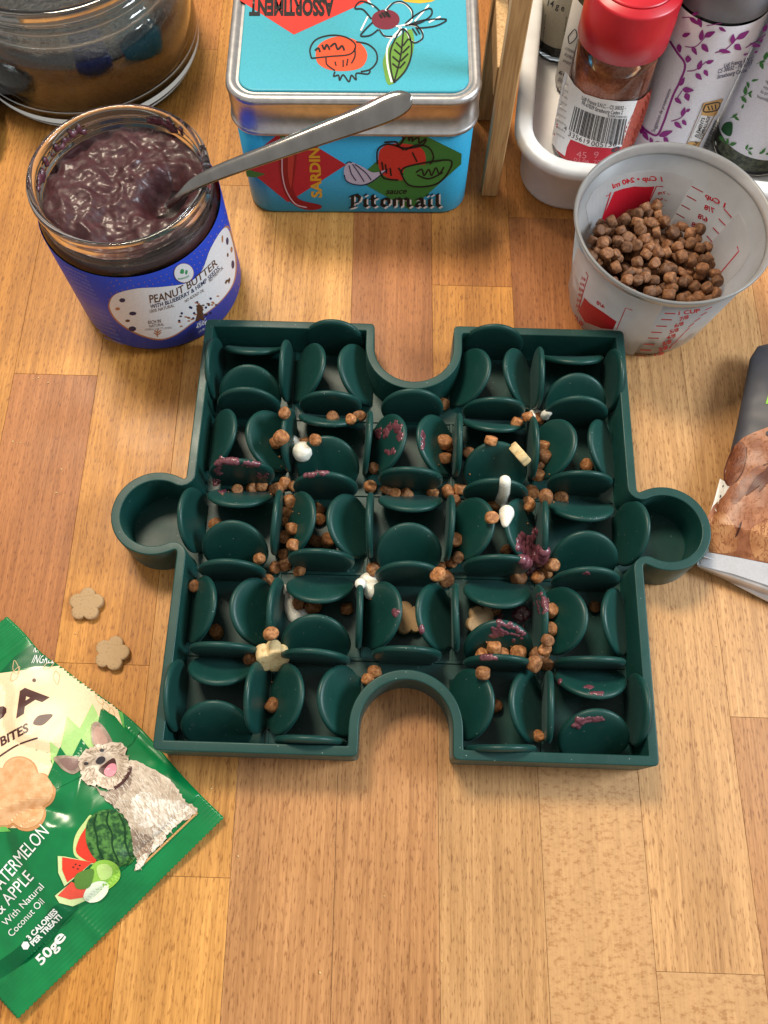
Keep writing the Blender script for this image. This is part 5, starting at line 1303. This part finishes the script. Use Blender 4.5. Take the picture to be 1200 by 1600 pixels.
def fur(outline, n_, layer, ang, l0, l1, cols, surf=bs, zm=zb, par=film, w=2.0, avoid=None, spread=14):
    x0, x1 = min(p[0] for p in outline), max(p[0] for p in outline); y0, y1 = min(p[1] for p in outline), max(p[1] for p in outline)
    for col_ in cols:
        ls2 = []
        while len(ls2) < n_:
            x, y = rf.uniform(x0, x1), rf.uniform(y0, y1)
            if not inside((x, y), outline) or (avoid and math.hypot(x - avoid[0], y - avoid[1]) < avoid[2]): continue
            a = math.radians(ang(x, y) + rf.gauss(0, spread)); l = rf.uniform(l0, l1)
            e = (x + l * math.cos(a), y + l * math.sin(a))
            if not inside(e, outline) and rf.random() < 0.6: continue
            ls2.append([(x, y), (x + l * 0.5 * math.cos(a) + rf.uniform(-1.5, 1.5), y + l * 0.5 * math.sin(a)), e])
        strokes('printed_fur', ls2, w, surf, fl(col_), par, layer, zm)['kind'] = 'stuff'
fur(DOG_BODY, 130, 8, lambda x, y: 62 + (x - 540) * 0.10, 9, 22, (srgb(214, 200, 180), srgb(196, 178, 156), srgb(226, 216, 202), srgb(182, 162, 140), srgb(206, 190, 168)), w=1.7)
fur(DOG_HEAD, 70, 10, lambda x, y: math.degrees(math.atan2(y - 640, x - 362)), 7, 16, (srgb(188, 166, 140), srgb(162, 140, 116), srgb(200, 182, 158), srgb(146, 124, 104)), w=1.7, avoid=(380, 672, 42))
strokes('dog_collar', [[(408, 758), (440, 735), (462, 700), (466, 680)]], 11, bs, BRN, film, 9, zb)
strokes('wood_strip', [[(500, 1040), (600, 945), (705, 845)]], 7, bs, fl(srgb(196, 150, 96)), film, 4, zb, smooth=False)

# ------------------------------------------------------------------ dog food pouch at the right border
ZM = 0.016
pc = [at(1206, 536, ZM), at(1184, 541, ZM), at(1172, 560, ZM), at(1162, 610, ZM), at(1150, 670, ZM), at(1134, 735, ZM), at(1118, 800, ZM), at(1104, 850, ZM), at(1100, 876, ZM)]
p_top, p_bot = pc[0], pc[-1]
pv = (at(1300, 560, ZM) - at(1184, 541, ZM)); 
PD = (p_top - p_bot); PD.z = 0; PLEN = PD.length; PD.normalize(); PU = Vector((PD.y, -PD.x, 0)); PWID = 0.135
pouch = thing('dog_food_pouch', 'dog food pouch with a brown puppy on a charcoal front at the right border', 'pouch', p_bot + PU * PWID / 2 + PD * PLEN / 2)
def edge_off(t):
    for a, b in zip(pc[::-1], pc[::-1][1:]):
        ta, tb = (a - p_bot).dot(PD), (b - p_bot).dot(PD)
        if ta <= t <= tb + 1e-9: return (a - p_bot).dot(PU) + ((b - p_bot).dot(PU) - (a - p_bot).dot(PU)) * (t - ta) / max(tb - ta, 1e-6)
    return 0.0 if t < 0 else (pc[1] - p_bot).dot(PU)
def pouch_z(x, y):
    d = Vector((x - p_bot.x, y - p_bot.y, 0)); s_, t = d.dot(PU), d.dot(PD)
    e = edge_off(min(max(t, 0), PLEN)); u = (s_ - e) / (PWID - e); v = t / PLEN
    u = min(max(u, 0), 1); v = min(max(v, 0), 1)
    f = (1 - (2 * u - 1) ** 2) ** 0.55 * (1 - max(0, (v - 0.55) / 0.45) ** 2) ** 0.6 * (0.35 + 0.65 * min(1, v / 0.25))
    p = Vector((s_, t, 0))
    return ZM - 0.010 * max(0, 0.15 - v) / 0.15 + 0.016 * f + 0.0010 * f * noise.noise(p * 50) + 0.0004 * noise.noise(p * 110)
NU, NV = 120, 170; V, F = [], []
for sgn in (1, -1):
    for j in range(NV + 1):
        t = PLEN * j / NV; e = edge_off(t)
        for i in range(NU + 1):
            s_ = e + (PWID - e) * (0.5 - 0.5 * math.cos(PI * i / NU)); p = p_bot + PU * s_ + PD * t
            z = pouch_z(p.x, p.y)
            if sgn < 0:
                zm_ = ZM - 0.010 * max(0, 0.15 - j / NV) / 0.15
                z = max(0.0012, zm_ - (z - zm_) * 0.95)
                if i in (0, NU) or j == NV: z = pouch_z(p.x, p.y) - 0.0003
            V.append((p.x, p.y, z))
half = (NU + 1) * (NV + 1)
for j in range(NV):
    for i in range(NU):
        a = j * (NU + 1) + i; q = (a, a + 1, a + NU + 2, a + NU + 1)
        F.append(q); F.append(tuple(half + k for k in q[::-1]))
bd = [i for i in range(NU + 1)] + [j * (NU + 1) + NU for j in range(1, NV + 1)] + [NV * (NU + 1) + i for i in range(NU - 1, -1, -1)] + [j * (NU + 1) for j in range(NV - 1, 0, -1)]
for a, b in zip(bd, bd[1:] + bd[:1]): F.append((b, a, half + a, half + b))
CHAR = speckled('charcoal_film', srgb(46, 47, 54), srgb(58, 59, 66), 40, 0.42)
pfilm = mesh('film', V, F, CHAR, pouch)
pfilm.data.materials.append(speckled('silver_film', (0.60, 0.61, 0.64), (0.76, 0.76, 0.79), 90, 0.32, metal=0.2))
for p in pfilm.data.polygons:
    if ((p.center - p_bot).dot(PD)) < PLEN * 0.07 or (p.center.z < ZM - 0.004 and (p.center - p_bot).dot(PD) < PLEN * 0.3): p.material_index = 1
us = HeightS(pouch_z); zp = Z(1060, 500, 3.478)
PB1 = speckled('printed_coat', srgb(124, 70, 42), srgb(166, 108, 72), 130, 0.4, 0.35, 0.65, aniso=(1, 0.5, 1)); PB2 = speckled('printed_coat_dark', srgb(96, 50, 32), srgb(134, 80, 54), 130, 0.4, 0.35, 0.65); PB3 = speckled('printed_coat_light', srgb(160, 104, 62), srgb(192, 140, 94), 110, 0.4, 0.35, 0.65)
poly('white_band', [(226, 862), (290, 900), (330, 960), (560, 960), (560, 1300), (140, 1265), (160, 1080), (195, 980)], us, fl(srgb(224, 220, 212)), pfilm, 1, zp, False, 6)
poly('printed_puppy', [(300, 690), (350, 640), (410, 610), (487, 582), (560, 575), (560, 1340), (480, 1320), (330, 1290), (168, 1262), (150, 1090), (190, 1010), (250, 950), (280, 900), (250, 860), (245, 820), (270, 740)], us, PB1, pfilm, 2, zp, False, 6)
poly('puppy_ear', [(300, 690), (340, 660), (368, 690), (362, 760), (340, 830), (300, 890), (265, 898), (245, 850), (258, 780)], us, PB2, pfilm, 3, zp, True, 6)
poly('puppy_chest', [(175, 1080), (240, 1040), (300, 1110), (320, 1200), (300, 1260), (180, 1255), (160, 1150)], us, PB3, pfilm, 3, zp, True, 6)
poly('puppy_chest', [(400, 1130), (487, 1100), (560, 1120), (560, 1300), (430, 1300), (390, 1220)], us, PB3, pfilm, 3, zp, True, 6)
poly('puppy_fold', [(310, 1170), (335, 1105), (345, 1100), (330, 1150), (312, 1180)], us, fl(srgb(70, 38, 30)), pfilm, 6, zp, True, 6)
poly('puppy_shade', [(290, 960), (360, 850), (420, 800), (470, 790), (440, 850), (370, 940), (310, 1000)], us, PB2, pfilm, 3, zp, True, 6)
poly('puppy_shade', [(365, 948), (410, 870), (450, 830), (490, 815), (470, 870), (400, 930)], us, fl(srgb(84, 48, 40)), pfilm, 6, zp, True, 6)
poly('puppy_collar', [(440, 930), (455, 850), (490, 790), (560, 780), (560, 860), (490, 880)], us, fl(srgb(92, 54, 42)), pfilm, 6, zp, True, 6)
strokes('puppy_mouth', [[(462, 788), (500, 775), (560, 770)]], 5, us, fl(srgb(70, 40, 34)), pfilm, 7, zp)
poly('puppy_eye', circ(488, 615, 14, 12, 12), us, DARK, pfilm, 7, zp, False, 6)
poly('printed_leaf', [(474, 455), (490, 400), (540, 360), (560, 460)], us, fl(srgb(128, 190, 62)), pfilm, 2, zp, False, 6)
poly('foil_band', [(125, 1262), (168, 1264), (330, 1292), (480, 1322), (600, 1350), (600, 1500), (480, 1440), (300, 1380), (100, 1330)], us, fl(srgb(206, 208, 214)), pfilm, 7, zp, False, 6)
PUP = [(300, 690), (350, 640), (410, 610), (487, 582), (550, 575), (550, 1335), (480, 1318), (330, 1288), (175, 1258), (160, 1090), (200, 1010), (255, 950), (285, 900), (255, 860), (252, 820), (275, 740)]
EAR = [(300, 695), (340, 665), (366, 692), (360, 760), (338, 828), (300, 885), (267, 892), (250, 850), (262, 780)]
BR1 = (srgb(152, 96, 62), srgb(138, 84, 52), srgb(164, 108, 72), srgb(146, 90, 58))
fur(PUP, 150, 4, lambda x, y: 95 + (x - 330) * 0.12, 10, 24, BR1, us, zp, pfilm, 3.0, None, 25)
fur(EAR, 40, 5, lambda x, y: 110, 10, 26, (srgb(122, 70, 46), srgb(110, 62, 42), srgb(132, 78, 52)), us, zp, pfilm, 4.0, None, 8)
for ln in ([(372, 690), (366, 760), (345, 830), (310, 880)], [(300, 690), (262, 780), (248, 850), (268, 896)]): strokes('puppy_fold', [ln], 5, us, fl(srgb(84, 44, 30)), pfilm, 6, zp)
# silver foil gusset at the foot of the pouch
FOIL = speckled('silver_foil', (0.62, 0.63, 0.66), (0.78, 0.78, 0.81), 90, 0.30, metal=0.25, bmp=0.3, bd=0.002)
ga = [(1098, 868), (1112, 873), (1130, 878), (1160, 884), (1200, 896), (1260, 912)]; gb = [(1101, 879), (1116, 884), (1129, 893), (1133, 904), (1165, 922), (1210, 944), (1270, 965)]
ga = catmull(ga, False, 8); gb = catmull(gb, False, 8)
def resamp(pts, n):
    L = [0]
    for a, b in zip(pts, pts[1:]): L.append(L[-1] + math.hypot(b[0] - a[0], b[1] - a[1]))
    out = []
    for k in range(n + 1):
        t = L[-1] * k / n; i = 0
        while i < len(L) - 2 and L[i + 1] < t: i += 1
        f = (t - L[i]) / max(L[i + 1] - L[i], 1e-9); out.append((pts[i][0] + (pts[i + 1][0] - pts[i][0]) * f, pts[i][1] + (pts[i + 1][1] - pts[i][1]) * f))
    return out
ga, gb = resamp(ga, 40), resamp(gb, 40); V, F = [], []
for j in range(9):
    w = j / 8
    for i in range(41):
        x = ga[i][0] + (gb[i][0] - ga[i][0]) * w; y = ga[i][1] + (gb[i][1] - ga[i][1]) * w
        z = 0.0120 + (0.0022 - 0.0120) * (w ** 0.7) + (0.0018 if j in (1,) else 0) + 0.0016 * noise.noise(Vector((i * 0.22, j * 0.5, 3))) * (w * (1 - w) * 4)
        V.append(at(x, y, max(z, 0.0014)))
n0 = len(V)
for j in range(9):
    for i in range(41):
        p = V[j * 41 + i]; V.append(Vector((p.x, p.y, max(0.0005, p.z - 0.0008))))
for j in range(8):
    for i in range(40):
        a = j * 41 + i; q = (a, a + 1, a + 42, a + 41); F.append(q[::-1]); F.append(tuple(n0 + k for k in q))
bd = [i for i in range(41)] + [j * 41 + 40 for j in range(1, 9)] + [8 * 41 + i for i in range(39, -1, -1)] + [j * 41 for j in range(7, 0, -1)]
for a, b in zip(bd, bd[1:] + bd[:1]): F.append((a, b, n0 + b, n0 + a))
mesh('gusset', V, F, FOIL, pouch)

# ------------------------------------------------------------------ crumbs
def crumbs(name, pts, mat, label):
    bm = bmesh.new(); rc = random.Random(8)
    for p, r in pts:
        m = Matrix.Translation(p) @ Euler((rc.uniform(0, 6), rc.uniform(0, 6), rc.uniform(0, 6))).to_matrix().to_4x4() @ Matrix.Diagonal((1, rc.uniform(0.6, 1), rc.uniform(0.5, 0.9), 1))
        bmesh.ops.create_icosphere(bm, subdivisions=1, radius=r, matrix=m)
    o = from_bm(name, bm, mat, None, smooth=False); o['kind'] = 'stuff'; o['label'] = label; o['category'] = 'crumbs'
rc = random.Random(6); pts = []
for q in placed:
    for _ in range(rc.choice((0, 0, 1, 2, 3))):
        x, y = q.x + rc.gauss(0, 0.006), q.y + rc.gauss(0, 0.006)
        loc, nrm, i_, d_ = BVH.ray_cast(Vector((x, y, 0.2)), Vector((0, 0, -1)))
        if loc is not None and loc.z < 0.02: pts.append((loc + nrm * 0.0003, rc.uniform(0.0003, 0.0008)))
crumbs('kibble_crumbs', pts, M_KIB, 'tiny brown kibble crumbs scattered on the feeder floor')
pts = [(at(px, py, 0.0002), rc.uniform(0.0003, 0.0007)) for px, py in [(31, 692), (96, 733), (20, 690), (60, 590), (75, 598), (52, 592), (125, 682), (88, 770), (375, 1335), (372, 1338), (690, 1502), (360, 700), (1010, 640), (150, 1150), (600, 1400), (880, 1330), (1090, 1180), (500, 1520), (226, 905), (118, 990), (205, 985), (330, 1232), (345, 212), (1120, 1010)]]
crumbs('table_crumbs', pts, M_BISC2, 'tiny pale crumbs scattered on the wooden worktop')
